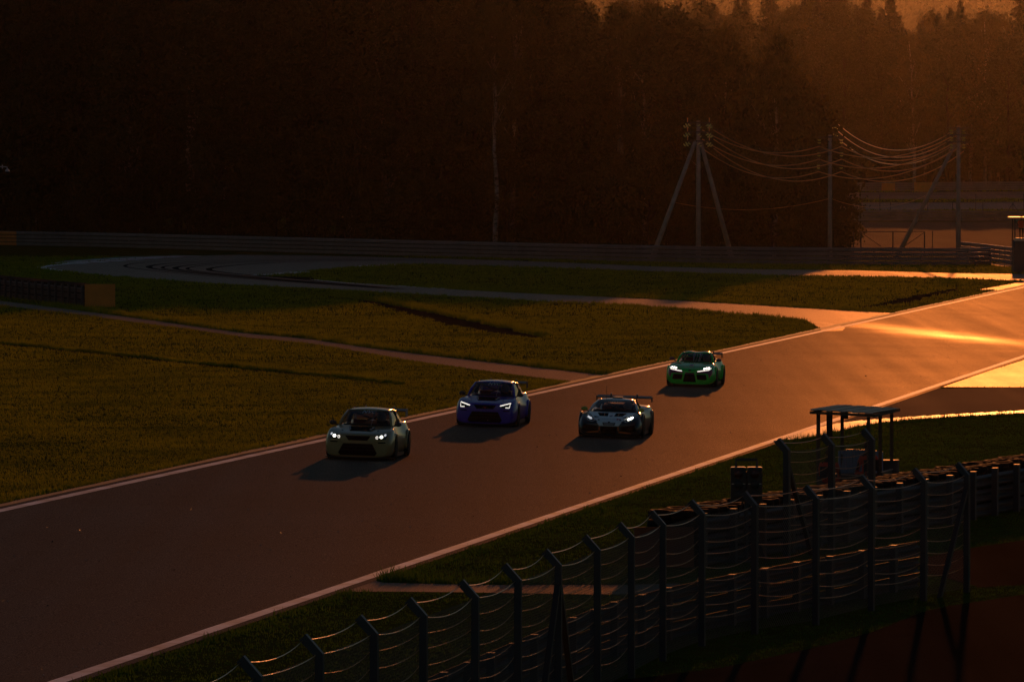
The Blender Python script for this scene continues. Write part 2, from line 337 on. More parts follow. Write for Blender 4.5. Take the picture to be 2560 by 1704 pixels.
# far right: paddock apron and the returning leg of the circuit
sheet('paddock_apron', [PD(x, 600, d).xy.to_3d() for x, d in ((2050,562),(2700,562),(2760,880),(2000,880))], 'apron_asphalt', 0.010)
sheet('return_track', [PD(x, 500, d).xy.to_3d() for x, d in ((1980,945),(2750,945),(2750,985),(1980,985))], 'link_asphalt', 0.010)
sheet('return_runoff', [PD(x, 480, d).xy.to_3d() for x, d in ((1980,1002),(2750,1002),(2750,1046),(1980,1046))], 'path_asphalt', 0.010)
sheet('sunlit_strip', pxs([(2444,659),(2560,656),(2640,656),(2640,671),(2560,670),(2500,665)]), 'path_asphalt', 0.010)  # asphalt patch put in to imitate a sunlit strip of ground
# worn earth scars in the grass; also lays the painted shade of the trench
def scar(name, c, ws, seed):
    r = random.Random(seed); pts = smooth_path(c, 1.2); n = len(pts); L = []; R = []
    for i, p in enumerate(pts):
        d = (pts[min(i+1, n-1)]-pts[max(i-1, 0)]).normalized(); nn = Vector((-d.y, d.x, 0)); w = np.interp(i/(n-1), np.linspace(0,1,len(ws)), ws)
        L.append(p+nn*w*(0.5+r.uniform(-.2,.2))); R.append(p-nn*w*(0.5+r.uniform(-.2,.2)))
    return sheet(name, L+R[::-1], 'dirt_and_shade', 0.010)
scar('earth_scar', pxs([(787,737),(930,756),(1109,797),(1220,822),(1335,844)]), [0.3,0.8,1.6,2.4,0.6], 4)
scar('earth_track', pxs([(2150,770),(2230,758),(2320,738),(2400,720)]), [0.4,1.6,1.2,0.3], 5)
scar('furrow_shade', pxs([(-20,859),(100,870),(204,881),(407,902),(611,923),(800,941),(930,955),(1010,962)]), [0.5,0.4,0.6,0.35,0.5,0.45,0.3,0.1], 8)  # dark strip painting the shaded trench face below the tall tufts
mat('rubbered', (0.036,0.032,0.032), 0.9, spec=0.0, noise=0.3, nscale=1)
for k_, (o1, o2) in enumerate(((0,0),(34,1.6),(66,3.0),(96,4.2),(150,6.0),(-60,-2.5))):
    sheet('skid_mark', ribbon(smooth_path(pxs([(940+o1,648.5+o2*.3),(760+o1,649+o2*.4),(560+o1,652+o2*.6),(430+o1,658+o2),(372+o1,667+o2),(420+o1,676.5+o2),(560+o1,690+o2*.8),(760+o1*.6,706+o2*.5),(960+o1*.3,721+o2*.3)]), 2.0), 0.3 if k_ % 2 else 0.5), 'rubbered', 0.011+0.0006*k_, road=False)
scar('inner_sand', pxs([(690,691.5),(735,694),(783,698.5)]), [0.5,2.2,0.5], 6)
sheet('apex_concrete', pxs([(2019,803),(2060,806),(2094,811.5),(2113,820),(2106,827),(2056,829),(2046,818)]), 'concrete_smooth', 0.016)

# kerbs of separate painted blocks
def kerb(name, pts, w, blk, mats, h=0.07, label=None):
    pts = smooth_path(pts, blk); root = tag(link(name, None), kind='structure'); root.location = pts[0]
    for i in range(len(pts)-1):
        a, b = pts[i], pts[i+1]; d = (b-a).normalized(); n = Vector((-d.y, d.x, 0)); b2 = b-d*0.02; mb = MB(); zz = lambda q, e: Vector((q.x, q.y, h1(q.x, q.y)+e))
        q = [a-n*w/2, b2-n*w/2, b2+n*w/2, a+n*w/2]; e = [0.02, 0.02, h, h]
        mb.add([zz(v, -0.02) for v in q]+[zz(v, e[k]) for k, v in enumerate(q)], [(3,2,1,0),(4,5,6,7),(0,1,5,4),(1,2,6,5),(2,3,7,6),(3,0,4,7)])
        part('kerb_block', mb, mats[i % len(mats)], root, org=root.location)
    return root
kerb('outer_kerb', pxs([(165,659.3),(204,656.5),(306,649.5),(407,643.2),(470,640.3)]), 2.6, 3.4, ['kerb_white','kerb_red'])
kerb('inner_kerb', pxs([(745,680.5),(700,684.5),(650,687.8)]), 1.8, 3.0, ['kerb_white','kerb_white','kerb_red'])
kerb('exit_kerb', pxs([(910,666),(1000,661.5)]), 0.9, 2.4, ['kerb_white','kerb_red'])
# ribbed concrete kerb on the right of the straight
kup = pxs([(1961,1100.5),(2001,1085),(2045,1071),(2111,1057.5),(2177,1051.5),(2300,1042.5),(2560,1028),(2700,1021)]); klo = pxs([(1934,1105),(2001,1099.5),(2051,1091.5),(2111,1077.5),(2177,1063.5),(2300,1050),(2560,1035.5),(2700,1028)])
A = smooth_path(kup, 0.9); B = smooth_path(klo, 0.9); nK = min(len(A), len(B))
root = tag(link('ribbed_kerb', None), kind='structure'); root.location = A[0]
for i in range(nK-1):
    a, b = A[int(i*(len(A)-1)/(nK-1))], A[int((i+1)*(len(A)-1)/(nK-1))]; c, d = B[int(i*(len(B)-1)/(nK-1))], B[int((i+1)*(len(B)-1)/(nK-1))]
    mb = MB(); top = [a, a.lerp(b, .86), c.lerp(d, .86), c]; base = [Vector((q.x, q.y, h1(q.x, q.y)-0.03)) for q in top]; tp = [Vector((q.x, q.y, h1(q.x, q.y)+z)) for q, z in zip(top, (0.03, 0.05, 0.07, 0.05))]
    mb.add(base+tp, [(3,2,1,0),(4,5,6,7),(0,1,5,4),(1,2,6,5),(2,3,7,6),(3,0,4,7)]); part('kerb_block', mb, 'kerb_concrete', root, org=root.location)
ROADS.append((kup+klo[::-1], ()))
# ------------------------------------------------------------------ grass
leafy('grass_dry', (0.072,0.120,0.011), (0.23,0.30,0.03), trans=0.6, scale=0.25, tcol=(1.7,1.32,0.35), fine=6.0)
leafy('grass_green', (0.035,0.080,0.010), (0.10,0.17,0.02), trans=0.5, scale=0.3, tcol=(1.3,1.4,0.4), fine=2.5)
def free_of_roads(X, Y, grow=0.0):
    ok = np.ones(len(X), bool)
    for poly, holes in ROADS:
        k = inpoly(X, Y, poly)
        for hl in holes: k &= ~inpoly(X, Y, hl)
        ok &= ~k
    return ok
def tufts(X, Y, h, w, blades=3, seed=0, lean=0.5):
    """little bunches of blades; h, w arrays or numbers"""
    r = np.random.default_rng(seed); n = len(X); h = np.broadcast_to(h, n); w = np.broadcast_to(w, n); Z = hgt(X, Y)-0.01
    Vs = []; 
    for b in range(blades):
        a = r.uniform(0, 2*np.pi, n); la = r.uniform(0, 2*np.pi, n); lm = r.uniform(0.1, lean, n)*h; hh = h*r.uniform(0.55, 1.15, n)
        ox, oy = r.normal(0, 1, n)*w*1.5, r.normal(0, 1, n)*w*1.5
        bx, by = np.cos(a)*w*0.5, np.sin(a)*w*0.5
        p0 = np.stack([X+ox-bx, Y+oy-by, Z], 1); p1 = np.stack([X+ox+bx, Y+oy+by, Z], 1); p2 = np.stack([X+ox+np.cos(la)*lm, Y+oy+np.sin(la)*lm, Z+hh], 1)
        Vs.append(np.stack([p0, p1, p2], 1))
    return np.concatenate(Vs, 0).reshape(-1, 3)
def noise2(X, Y, sc, seed):
    r = np.random.default_rng(seed); v = np.zeros(len(X))
    for k in range(6):
        a = r.uniform(0, 2*np.pi); f = sc*r.uniform(0.6, 1.7); v += np.sin(X*np.cos(a)*f+Y*np.sin(a)*f*0.7+r.uniform(0, 6))
    return v/6
LV = []; RV = []
for (d0, d1, den, bw, bh) in ((95,150,48,0.020,0.070),(150,205,62,0.022,0.072),(205,270,36,0.028,0.085),(270,350,15,0.040,0.11),(350,450,5,0.07,0.15),(450,562,3.2,0.10,0.17),(900,1060,0.5,0.3,0.3)):
    wd = 0.083*d1+3; n = int((d1-d0)*2*wd*den); X = RNG.uniform(-wd, wd, n); Y = RNG.uniform(d0, d1, n)
    if d0 >= 900: k = X > 35; X, Y = X[k], Y[k]
    k = free_of_roads(X, Y); X, Y = X[k], Y[k]
    s = s_of(X, Y); left = s < 5; q = noise2(X, Y, 0.8, 3)+0.6*noise2(X, Y, 2.6, 5)
    for side, lst in ((left, LV), (~left, RV)):
        x, y = X[side], Y[side]; qq = np.clip(1+0.4*q[side], 0.6, 1.7)
        lst.append(tufts(x, y, bh*qq*(1.0 if lst is LV else 0.75), bw, 3, int(d0)+len(lst)))
def edge_tufts(pts, n_per_m, spread, h, w, seed, lst, off=0.0):
    pts = smooth_path(pts, 0.5); r = np.random.default_rng(seed); n = int(len(pts)*0.5*n_per_m)
    i = r.integers(0, len(pts)-1, n); f = r.uniform(0, 1, n); A = np.array([p[:2] for p in pts]); p = A[i]*(1-f[:,None])+A[i+1]*f[:,None]
    d = A[i+1]-A[i]; d /= np.linalg.norm(d, axis=1)[:,None]+1e-9; nn = np.stack([-d[:,1], d[:,0]], 1); p = p+nn*(off+r.normal(0, spread, n))[:,None]
    k = free_of_roads(p[:,0], p[:,1]); p = p[k]; hh = h*r.uniform(0.5, 1.3, len(p))*(1+0.5*noise2(p[:,0], p[:,1], 2.0, seed))
    lst.append(tufts(p[:,0], p[:,1], np.clip(hh, 0.03, None), w, 3, seed, 0.7))
# taller growth: the overgrown furrow, the far side of every path and the rims of the scars
edge_tufts(pxs([(-20,856),(100,867),(204,878),(407,899),(611,920),(800,938),(930,952),(1010,960)]), 70, 0.12, 0.20, 0.035, 11, LV)
edge_tufts(pxs([(102,764),(221,779),(340,794.5),(475,813.5),(611,832),(770,846.5),(940,871.5),(1109,891.5),(1300,913.5),(1530,939.5)]), 45, 0.25, 0.26, 0.04, 12, LV, off=0.35)
edge_tufts(pxs([(800,738),(930,753),(1109,790),(1220,812),(1340,838)]), 40, 0.35, 0.30, 0.05, 13, LV, off=0.3)
edge_tufts(pxs([(1024,716.5),(1279,731),(1646,748),(1892,762.5),(2138,777.5),(2257,783)]), 14, 0.4, 0.30, 0.07, 14, LV, off=0.3)
edge_tufts(pxs([(1400,754.5),(1720,774),(1902,790),(2015,802)]), 20, 0.3, 0.2, 0.06, 19, LV, off=-0.2)
edge_tufts([Vector((*st(-0.95, t), 0)) for t in range(-60, 160, 20)], 40, 0.15, 0.13, 0.03, 15, LV)
edge_tufts([Vector((*st(TW+0.55, t), 0)) for t in range(-60, 60, 20)], 30, 0.2, 0.10, 0.03, 16, RV)
edge_tufts(pxs([(917,1440),(959,1455),(1120,1459.5),(1266,1461.5),(1560,1461)]), 60, 0.3, 0.24, 0.03, 17, RV, off=0.3)
edge_tufts(pxs([(1934,1107),(2051,1093),(2177,1065),(2300,1051.5),(2560,1037)]), 50, 0.2, 0.2, 0.03, 18, RV)
for nm, lst, m in (('infield_grass', LV, 'grass_dry'), ('verge_grass', RV, 'grass_green')):
    V = np.concatenate(lst, 0); o = link(nm, np_mesh(nm, V, np.arange(len(V)).reshape(-1, 3)), m)
    tag(o, {'infield_grass': 'dry olive infield grass left of the straight', 'verge_grass': 'short dark green grass verge right of the straight'}[nm], 'grass', kind='stuff')
# added chips imitating sun glints, and loose rubber crumbs, on the asphalt
mat('glints', (0.35,0.33,0.30), 0.25, spec=0.6); mat('rubber_crumb', (0.012,0.012,0.012), 0.9)
def pebbles(n, seed, size, s0, s1, t0, t1):
    r = np.random.default_rng(seed); s = r.uniform(s0, s1, n); t = r.uniform(t0, t1, n); X = TX+s*math.cos(TA)+t*math.sin(TA); Y = TY-s*math.sin(TA)+t*math.cos(TA); Z = hgt(X, Y)+0.014
    base = np.array([[1,0,0],[-.5,.87,0],[-.5,-.87,0],[0,0,.9]]); a = r.uniform(0, 6.28, n); k = size*r.lognormal(0, 0.35, n)
    V = np.zeros((n, 4, 3)); c, s_ = np.cos(a)[:,None], np.sin(a)[:,None]
    V[:,:,0] = X[:,None]+(base[:,0]*c-base[:,1]*s_)*k[:,None]; V[:,:,1] = Y[:,None]+(base[:,0]*s_+base[:,1]*c)*k[:,None]; V[:,:,2] = Z[:,None]+base[:,2]*k[:,None]
    V[:,3,:2] += r.normal(0, 0.5, (n,2))*k[:,None]
    F = np.array([[0,1,3],[1,2,3],[2,0,3],[0,2,1]]); return V.reshape(-1,3), (np.arange(n)[:,None,None]*4+F).reshape(-1,3)
V, F = pebbles(2600, 5, 0.011, 0.4, TW-0.4, -60, 150); tag(link('track_glints', np_mesh('track_glints', V, F), 'glints'), 'pale glossy chips added as sun glints over the race track', 'glints', kind='stuff')
V, F = pebbles(130, 6, 0.015, 0.2, TW+0.5, -60, 150); tag(link('rubber_crumbs', np_mesh('rubber_crumbs', V, F), 'rubber_crumb'), 'dark rubber crumbs strewn on the race track', 'rubber', kind='stuff')

# ------------------------------------------------------------------ trees
leafy('leaf_dark', (0.020,0.028,0.009), (0.050,0.055,0.018), trans=0.35, scale=0.15, fine=0.9)
leafy('leaf_birch', (0.030,0.034,0.010), (0.075,0.070,0.022), trans=0.4, scale=0.15, fine=0.9)
leafy('leaf_spruce', (0.010,0.018,0.008), (0.028,0.036,0.015), trans=0.06, scale=0.2, fine=0.8)
leafy('leaf_far', (0.012,0.020,0.009), (0.030,0.040,0.016), trans=0.0, scale=0.02, fine=0.08); MATS['leaf_far'].node_tree.nodes['Principled BSDF'].inputs['Specular IOR Level'].default_value = 0.0
mat('bark', (0.05,0.038,0.028), 0.95, spec=0.1, noise=0.4, nscale=3, bump=0.6, bscale=9)
mat('birch_bark', (0.42,0.38,0.34), 0.9, spec=0.1, col2=(0.10,0.08,0.07), nscale=2.2, bump=0.3, bscale=9, stretch=(0,(1,1,2.5)))
def leaf_cloud(centers, rad, per, size, seed, droop=0.0):
    r = np.random.default_rng(seed); C = np.repeat(np.asarray(centers, float), per, 0); n = len(C); R = np.repeat(np.asarray(rad, float), per)
    p = C + r.normal(0, 1, (n,3))*R[:,None]*np.array([0.55,0.55,0.42])
    if droop: p[:,2] -= np.abs(r.normal(0, 1, n))*droop
    a = r.normal(0, 1, (n,3)); a /= np.linalg.norm(a, axis=1)[:,None]; b = np.cross(a, r.normal(0, 1, (n,3))); b /= np.linalg.norm(b, axis=1)[:,None]+1e-9
    if droop: a[:,2] = -np.abs(a[:,2])-0.8; a /= np.linalg.norm(a, axis=1)[:,None]; b = np.cross(a, r.normal(0,1,(n,3))); b /= np.linalg.norm(b, axis=1)[:,None]+1e-9
    s = size*r.uniform(0.6, 1.35, n)[:,None]
    V = np.stack([p-a*s, p+b*s*0.55, p+a*s, p-b*s*0.55], 1).reshape(-1,3); return V, np.arange(n*4).reshape(-1,4)
def broadleaf(H, R, seed, leafm, barkm, crown0=0.22, per=110, clumps=95, size=0.22, droop=0.0, point=0.8):
    r = np.random.default_rng(seed); mb = MB(); n = 9; lean = r.normal(0, 0.25, 2)
    tp = [Vector((lean[0]*(i/n)**1.5*2+0.12*math.sin(i*1.7+seed), lean[1]*(i/n)**1.5*2+0.12*math.cos(i*2.1+seed), H*0.93*i/n)) for i in range(n+1)]
    mb.tube(tp, [0.30*(H/25)*(1-0.93*i/n)+0.02 for i in range(n+1)], 7)
    C = []; Rd = []
    for k in range(clumps):
        u = r.uniform(0, 1)**0.9; z = H*(crown0+(1-crown0)*u)
        env = R*math.sin(math.pi*min(1, 0.12+0.88*u)**point)**0.75*(0.78+0.45*r.random()); env = max(env, 0.35)
        a = r.uniform(0, 2*math.pi); q = env*(0.35+0.65*math.sqrt(r.random())); i = min(n-1, int(z/(H*0.93)*n)); ax = tp[i]
        c = Vector((ax.x+math.cos(a)*q, ax.y+math.sin(a)*q, z)); C.append(c); Rd.append(r.uniform(0.75, 1.35)*R/4.2)
        if k % 3 == 0:
            j = max(1, i-1); mb.tube([tp[j], tp[j].lerp(c, 0.55)+Vector((0,0,-0.25)), c], [0.075*(1-u)+0.03, 0.05*(1-u)+0.02, 0.012], 4)
    V, F = leaf_cloud(C, Rd, per, size, seed+100, droop); return mb.mesh('trunk', True), np_mesh('crown', V, F), leafm, barkm
def spruce(H, R, seed):
    r = np.random.default_rng(seed); mb = MB(); mb.tube([(0,0,0),(0.05,0,H*0.5),(0,0,H)], [0.26*H/25,0.14*H/25,0.02], 7); Vs = []; 
    for i in range(620):
        u = r.random()**0.85; z = H*(0.05+0.94*u); rr = R*(1-u)**0.9*(0.75+0.5*r.random()*(1 if r.random() < .8 else 1.5))+0.14
        a = 2*math.pi*r.random(); L = rr*(0.8+0.5*r.random())+0.2; d = np.array([math.cos(a), math.sin(a), 0]); sd = np.array([-d[1], d[0], 0]); dr = r.uniform(0.22, 0.5); m_ = 5
        for j in range(m_):
            f0, f1 = j/m_, (j+1.25)/m_; p0 = d*L*f0+np.array([0,0,z-dr*L*f0**1.3+0.16*L*f0*f0]); p1 = d*L*min(f1,1.05)+np.array([0,0,z-dr*L*f1**1.3+0.16*L*f1*f1])
            w0 = (0.12+0.26*L*0.35*(1-f0))*(0.6+0.8*r.random()); dz = np.array([r.normal(0,.08),r.normal(0,.08),-0.25-0.35*r.random()])
            Vs += [p0-sd*w0, p1, p0+sd*w0, p0+dz]
    V = np.array(Vs); F = np.arange(len(V)).reshape(-1,4); return mb.mesh('trunk', True), np_mesh('crown', V, F), 'leaf_spruce', 'bark'
PROTO = {}
PROTO['aspen'] = broadleaf(25, 4.3, 1, 'leaf_dark', 'bark'); PROTO['alder'] = broadleaf(23, 4.9, 2, 'leaf_dark', 'bark', crown0=0.12, clumps=120)
PROTO['birch'] = broadleaf(25, 3.5, 3, 'leaf_birch', 'birch_bark', crown0=0.30, droop=0.5, size=0.18); PROTO['birch_thin'] = broadleaf(24, 2.9, 4, 'leaf_birch', 'birch_bark', crown0=0.42, clumps=70, droop=0.5, size=0.18)
PROTO['weeping'] = broadleaf(19.5, 3.6, 5, 'leaf_birch', 'birch_bark', crown0=0.25, droop=1.6, clumps=80, per=130, size=0.2, point=0.6)
PROTO['bush'] = broadleaf(6.5, 2.4, 6, 'leaf_dark', 'bark', crown0=0.02, clumps=70, per=90, size=0.15, point=0.6); PROTO['bush_b'] = broadleaf(9.5, 2.5, 7, 'leaf_birch', 'bark', crown0=0.03, clumps=80, per=90, size=0.16, point=0.65)
PROTO['spruce'] = spruce(26, 4.3, 8); PROTO['spruce_b'] = spruce(23, 3.6, 9); PROTO['alder_b'] = broadleaf(25, 4.4, 12, 'leaf_dark', 'bark', crown0=0.08, clumps=130, point=0.7)
def tree(kind, X, Y, scale, rot, label, group, name):
    tm, cm, lm, bm_ = PROTO[kind]; o = thing(name, label, 'tree' if 'bush' not in kind else 'bush', (X, Y, h1(X, Y)-0.05), rot, group); o.scale = (scale*random.uniform(.9,1.1), scale*random.uniform(.9,1.1), scale)
    link('trunk', tm, bm_, o); link('crown', cm, lm, o); return o
# forest wall behind the long barrier; lower towards its right-hand end
FR = random.Random(21)
def wall_h(px): return float(np.interp(px, [-200,500,1000,1350,1600,1750,1900,1990], [31,29.5,26,23.5,21.8,20.2,17.8,14.5]))
def edge_d(px): return float(np.interp(px, [-220,0,230,600,1000,1400,1800,2200], [670,640,627,598,569,544,526,518]))
for row, (d, gap) in enumerate(((45,72),(58,84),(72,88),(89,95))):
    px = -170 + row*31
    while px < (1900 if row < 2 else 1830 if row == 2 else 1650):
        dd = edge_d(px)+d+FR.uniform(-5, 5); X = (px-1280)/FPX*dd; kind = FR.choice(['aspen','alder','birch','alder_b','aspen','birch_thin']); H = PROTO[kind][0]
        base = {'aspen':25,'alder':23,'birch':25,'birch_thin':24,'alder_b':25}[kind]; sc = wall_h(px)/base*FR.uniform(0.92,1.07)
        lab, grp = ('tall leafy tree in the dark forest wall behind the long barrier','leafy trees of the forest wall') if 'birch' not in kind else ('pale-trunked birch in the dark forest wall behind the long barrier','birches of the forest wall')
        tree(kind, X, dd, sc, FR.uniform(0, 6.28), lab, grp, 'leafy_tree' if 'birch' not in kind else 'birch_tree')
        px += gap*FR.uniform(0.75, 1.25)
tree('weeping', (1935-1280)/FPX*563, 563, 1.02, 1.0, 'weeping birch with hanging twigs at the right end of the forest wall', None, 'birch_tree')
tree('weeping', (1800-1280)/FPX*572, 572, 1.05, 2.6, 'slim pointed birch left of the weeping birch above the tripod pole', None, 'birch_tree')
tree('birch_thin', (1241-1280)/FPX*585, 585, 0.95, 0.3, 'thin birch with bare white trunk standing in front of the dark forest', None, 'birch_tree')
tree('birch_thin', (1282-1280)/FPX*588, 588, 1.0, 2.3, 'leaning slim white birch trunk beside the thin bare birch', None, 'birch_tree')
px = -60
while px < 2080:
    dd = edge_d(px)+FR.uniform(28, 40); kind = FR.choice(['bush','bush_b','bush'])
    tree(kind, (px-1280)/FPX*dd, dd, FR.uniform(0.6, 1.25) if px < 2000 else FR.uniform(0.5, 0.8), FR.uniform(0, 6.28), 'leafy bush at the foot of the forest wall behind the long barrier', 'bushes at the forest edge', 'leafy_bush')
    px += FR.uniform(38, 75)
for px, dd, k, sc in ((2068,572,'bush_b',1.15),(2088,576,'bush',0.9),(2035,578,'bush_b',1.3),(2010,584,'bush_b',1.6),(1985,584,'bush_b',1.8)):
    tree(k, (px-1280)/FPX*dd, dd, sc, FR.uniform(0, 6.28), 'bushy growth closing the right end of the forest wall by the poles', 'bushes at the right end of the forest wall', 'leafy_bush')
# wood beyond the returning leg of the circuit
for row, (d, gap) in enumerate(((1078,46),(1096,52),(1116,56),(1140,60))):
    px = 1560 + row*19
    while px < 2720:
        dd = d+FR.uniform(-7, 7); X = (px-1280)/FPX*dd; kind = FR.choice(['aspen','alder','alder_b','birch','spruce','spruce_b'] if row > 0 else ['aspen','alder','alder_b','birch','alder'])
        sc = FR.uniform(0.90, 1.10)*(1.0 if 'spruce' not in kind else 1.08)*(1.06 if row > 1 else 0.97)*float(np.interp(px, [1600,2150,2250,2560,2700],[1.18,1.16,1.12,1.15,1.15]))
        lab, grp = ('spruce with pointed top in the hazy wood beyond the far track','spruces of the hazy wood') if 'spruce' in kind else ('leafy tree in the hazy wood beyond the far track','leafy trees of the hazy wood')
        tree(kind, X, dd, sc, FR.uniform(0, 6.28), lab, grp, 'spruce_tree' if 'spruce' in kind else 'leafy_tree')
        px += gap*FR.uniform(0.7, 1.3)
for px, sc in ((2225,1.32),(2255,1.22),(2280,1.16),(2345,1.33),(2375,1.38),(2400,1.26),(2480,1.18),(1722,1.16),(2085,1.36),(2010,1.28),(2130,1.15)):
    tree('spruce' if FR.random() < .6 else 'spruce_b', (px-1280)/FPX*1120, 1120, sc, FR.uniform(0, 6.28), 'tall dark spruce rising above the hazy wood', 'spruces rising above the hazy wood', 'spruce_tree')
# the far hillside wood, one hazy mass
r = np.random.default_rng(31); Vs = []
for d0, d1, n in ((2600,3100,380),(3100,3700,520),(3700,4650,620)):
    for i in range(n):
        d = r.uniform(d0, d1); X = (r.uniform(1150, 2760)-1280)/FPX*d; h0 = h1(X, d); H = r.uniform(17, 27); R = H*r.uniform(0.13, 0.18); pine = r.random() < 0.6
        for j in range(60):
            u = r.random()**(0.8 if pine else 0.6); z = h0+H*(0.08+0.92*u); rr = R*((1-u)**0.8 if pine else math.sin(math.pi*min(1,0.15+u*0.85))**0.6)+0.3; a = r.uniform(0, 6.28); L = rr*r.uniform(0.35,0.7)
            c = np.array([X+math.cos(a)*rr*.55, d+math.sin(a)*rr*.55, z]); e = np.array([math.cos(a), math.sin(a), 0]); f = np.array([-math.sin(a), math.cos(a), 0]); Vs += [c+e*L-[0,0,L*.5], c+f*L*.7+[0,0,.2*L], c-e*L*.3+[0,0,.9*L], c-f*L*.7-[0,0,.4*L]]
V = np.array(Vs); tag(link('hillside_wood', np_mesh('hillside_wood', V, np.arange(len(V)).reshape(-1,4)), 'leaf_far'), 'far wooded hillside fading into orange haze', 'wood', kind='stuff')

# ------------------------------------------------------------------ haze
hz = MB(); hz.box((0, 3300, 83), (10400, 10400, 174)); ho = link('haze', hz.mesh('haze')); tag(ho, kind='stuff')
hm = bpy.data.materials.new('haze_air'); hm.use_nodes = True; hn = hm.node_tree.nodes; hn.remove(hn['Principled BSDF']); pv = hn.new('ShaderNodeVolumePrincipled')
pv.inputs['Color'].default_value = (0.95,0.88,0.80,1); pv.inputs['Density'].default_value = 0.0000165; pv.inputs['Anisotropy'].default_value = 0.98
hm.node_tree.links.new(pv.outputs[0], hn['Material Output'].inputs['Volume']); ho.data.materials.append(hm)
# ------------------------------------------------------------------ barriers, fences, poles
mat('galvanised', (0.22,0.225,0.24), 0.45, metal=0.75, noise=0.2, nscale=0.8, rnoise=0.10)
mat('galv_post', (0.06,0.066,0.078), 0.55, metal=0.5, noise=0.2, nscale=2)
mat('rust_board', (0.22,0.055,0.018), 0.75, noise=0.2, nscale=1.5); mat('orange_board', (0.78,0.24,0.03), 0.6, noise=0.12, nscale=1.5); mat('orange_steel', (0.78,0.24,0.03), 0.5, noise=0.15, nscale=1.0)
mat('rubber', (0.011,0.011,0.012), 0.8, spec=0.12, noise=0.3, nscale=3)
mat('concrete_pole', (0.36,0.31,0.27), 0.9, spec=0.2, noise=0.2, nscale=1.5, bump=0.3, bscale=12)
mat('dark_steel', (0.045,0.047,0.05), 0.5, metal=0.4); mat('fence_paint', (0.036,0.043,0.055), 0.45, metal=0.2, noise=0.15, nscale=3)
mat('wire', (0.75,0.50,0.28), 0.30, metal=1.0, bump=0.25, bscale=40); mat('cable', (0.78,0.52,0.28), 0.34, metal=1.0, bump=1.0, bscale=14); mat('steel_mesh', (0.25,0.25,0.25), 0.4, metal=0.9)
leafy('insulator_glass', (0.75,0.85,0.45), (0.85,0.95,0.5), trans=0.45, rough=0.36, tcol=(1.2,1.2,0.7)); MATS['insulator_glass'].node_tree.nodes['Principled BSDF'].inputs['Coat Weight'].default_value = 1.0; MATS['insulator_glass'].node_tree.nodes['Principled BSDF'].inputs['Metallic'].default_value = 0.8
mat('galv_shaded', (0.042,0.048,0.058), 0.55, metal=0.1, spec=0.3, noise=0.25, nscale=0.8, rnoise=0.10)  # darker copy of the galvanised steel, shade of the rails put into the colour
_w = [(0,-.155),(.012,-.15),(.075,-.105),(.075,-.065),(.008,-.02),(.008,.02),(.075,.065),(.075,.105),(.012,.15),(0,.155)]; WPROF = _w+[(o_-.006, q_) for o_, q_ in _w[::-1]]
def rail_sec(a, b, nrm, za, zb):
    """one W-beam section between the points a and b at mean heights za, zb; corrugation towards nrm"""
    mb = MB(); n = len(WPROF); vs = [Vector((a.x, a.y, za+q))+nrm*o for o, q in WPROF]+[Vector((b.x, b.y, zb+q))+nrm*o for o, q in WPROF]
    return mb.add(vs, [(i, (i+1)%n, (i+1)%n+n, i+n) for i in range(n)]+[tuple(range(n-1,-1,-1)), tuple(range(n, 2*n))])
def guardrail(name, label, pts, nr, pitch=0.345, sec=4.0, side=1, z0=0.16, group=None, orange=None, postw=0.12, post_every=1, post_front=False, z_rise=0.0, mats=('galvanised','galv_post')):
    pts = smooth_path(pts, sec); root = thing(name, label, 'guardrail', Vector((pts[0].x, pts[0].y, h1(*pts[0].xy))), group=group)
    O = root.location; top = z0+pitch*(nr-1)+0.155
    for i in range(len(pts)-1):
        a, b = pts[i], pts[i+1]; d = Vector((b.x-a.x, b.y-a.y, 0)).normalized(); n = Vector((-d.y, d.x, 0))*side; za, zb = h1(*a.xy), h1(*b.xy)
        b2 = b+d*0.03
        for k in range(nr):
            m = mats[0]
            if orange and orange(i): m = 'orange_steel'
            o = part('rail', rail_sec(a, b2, n, za+z0+k*pitch, zb+z0+k*pitch), m, root, org=O)
            if m == 'orange_steel': o['label'] = 'orange painted rail'
    for i in range(0, len(pts), 1):
        a = pts[i]; d = (pts[min(i+1, len(pts)-1)]-pts[max(i-1, 0)]).normalized(); n = Vector((-d.y, d.x, 0))*side; subs = [a] if (i == len(pts)-1 or post_every == 1) else [a, a.lerp(pts[i+1], 0.5)]
        for q in subs:
            q2 = q-n*(postw*0.5+0.012) if not post_front else q+n*(0.08+postw*0.5); z = h1(q.x, q.y)
            part('post', MB().box((q2.x, q2.y, z+(top+0.02)/2-0.05), (postw, postw*0.8, top+0.12), math.atan2(d.y, d.x)), mats[1], root, org=O)
    return root
guardrail('guardrail', 'long grey four-rail barrier running in front of the forest wall', [P(x, y) for x, y in ((-220,603),(0,612.5),(230,617),(600,627.5),(1000,639),(1400,650),(1800,658.5),(2200,662.5),(2400,663),(2480,661)) ], 4, 0.36, 4.0, side=-1, orange=lambda i: 4 <= i <= 8)
guardrail('guardrail', 'dark barrier rising to the right behind the long barrier near the booth', [PD(x, 640, d) for x, d in ((2395,560),(2470,540),(2540,520),(2640,500))], 4, 0.36, 4.0, side=-1)
guardrail('guardrail', 'hazy barrier across the paddock below the far track', [PD(x, 540, d) for x, d in ((2060,893),(2300,893),(2560,888),(2720,884))], 4, 0.37, 5.0, side=-1)
guardrail('guardrail', 'farthest hazy barrier at the foot of the far wood', [PD(x, 470, d) for x, d in ((2090,1052),(2250,1052),(2420,1054),(2720,1056))], 4, 0.37, 6.0, side=-1, orange=lambda i: 5 <= 2*i//2 <= 6 if False else False)
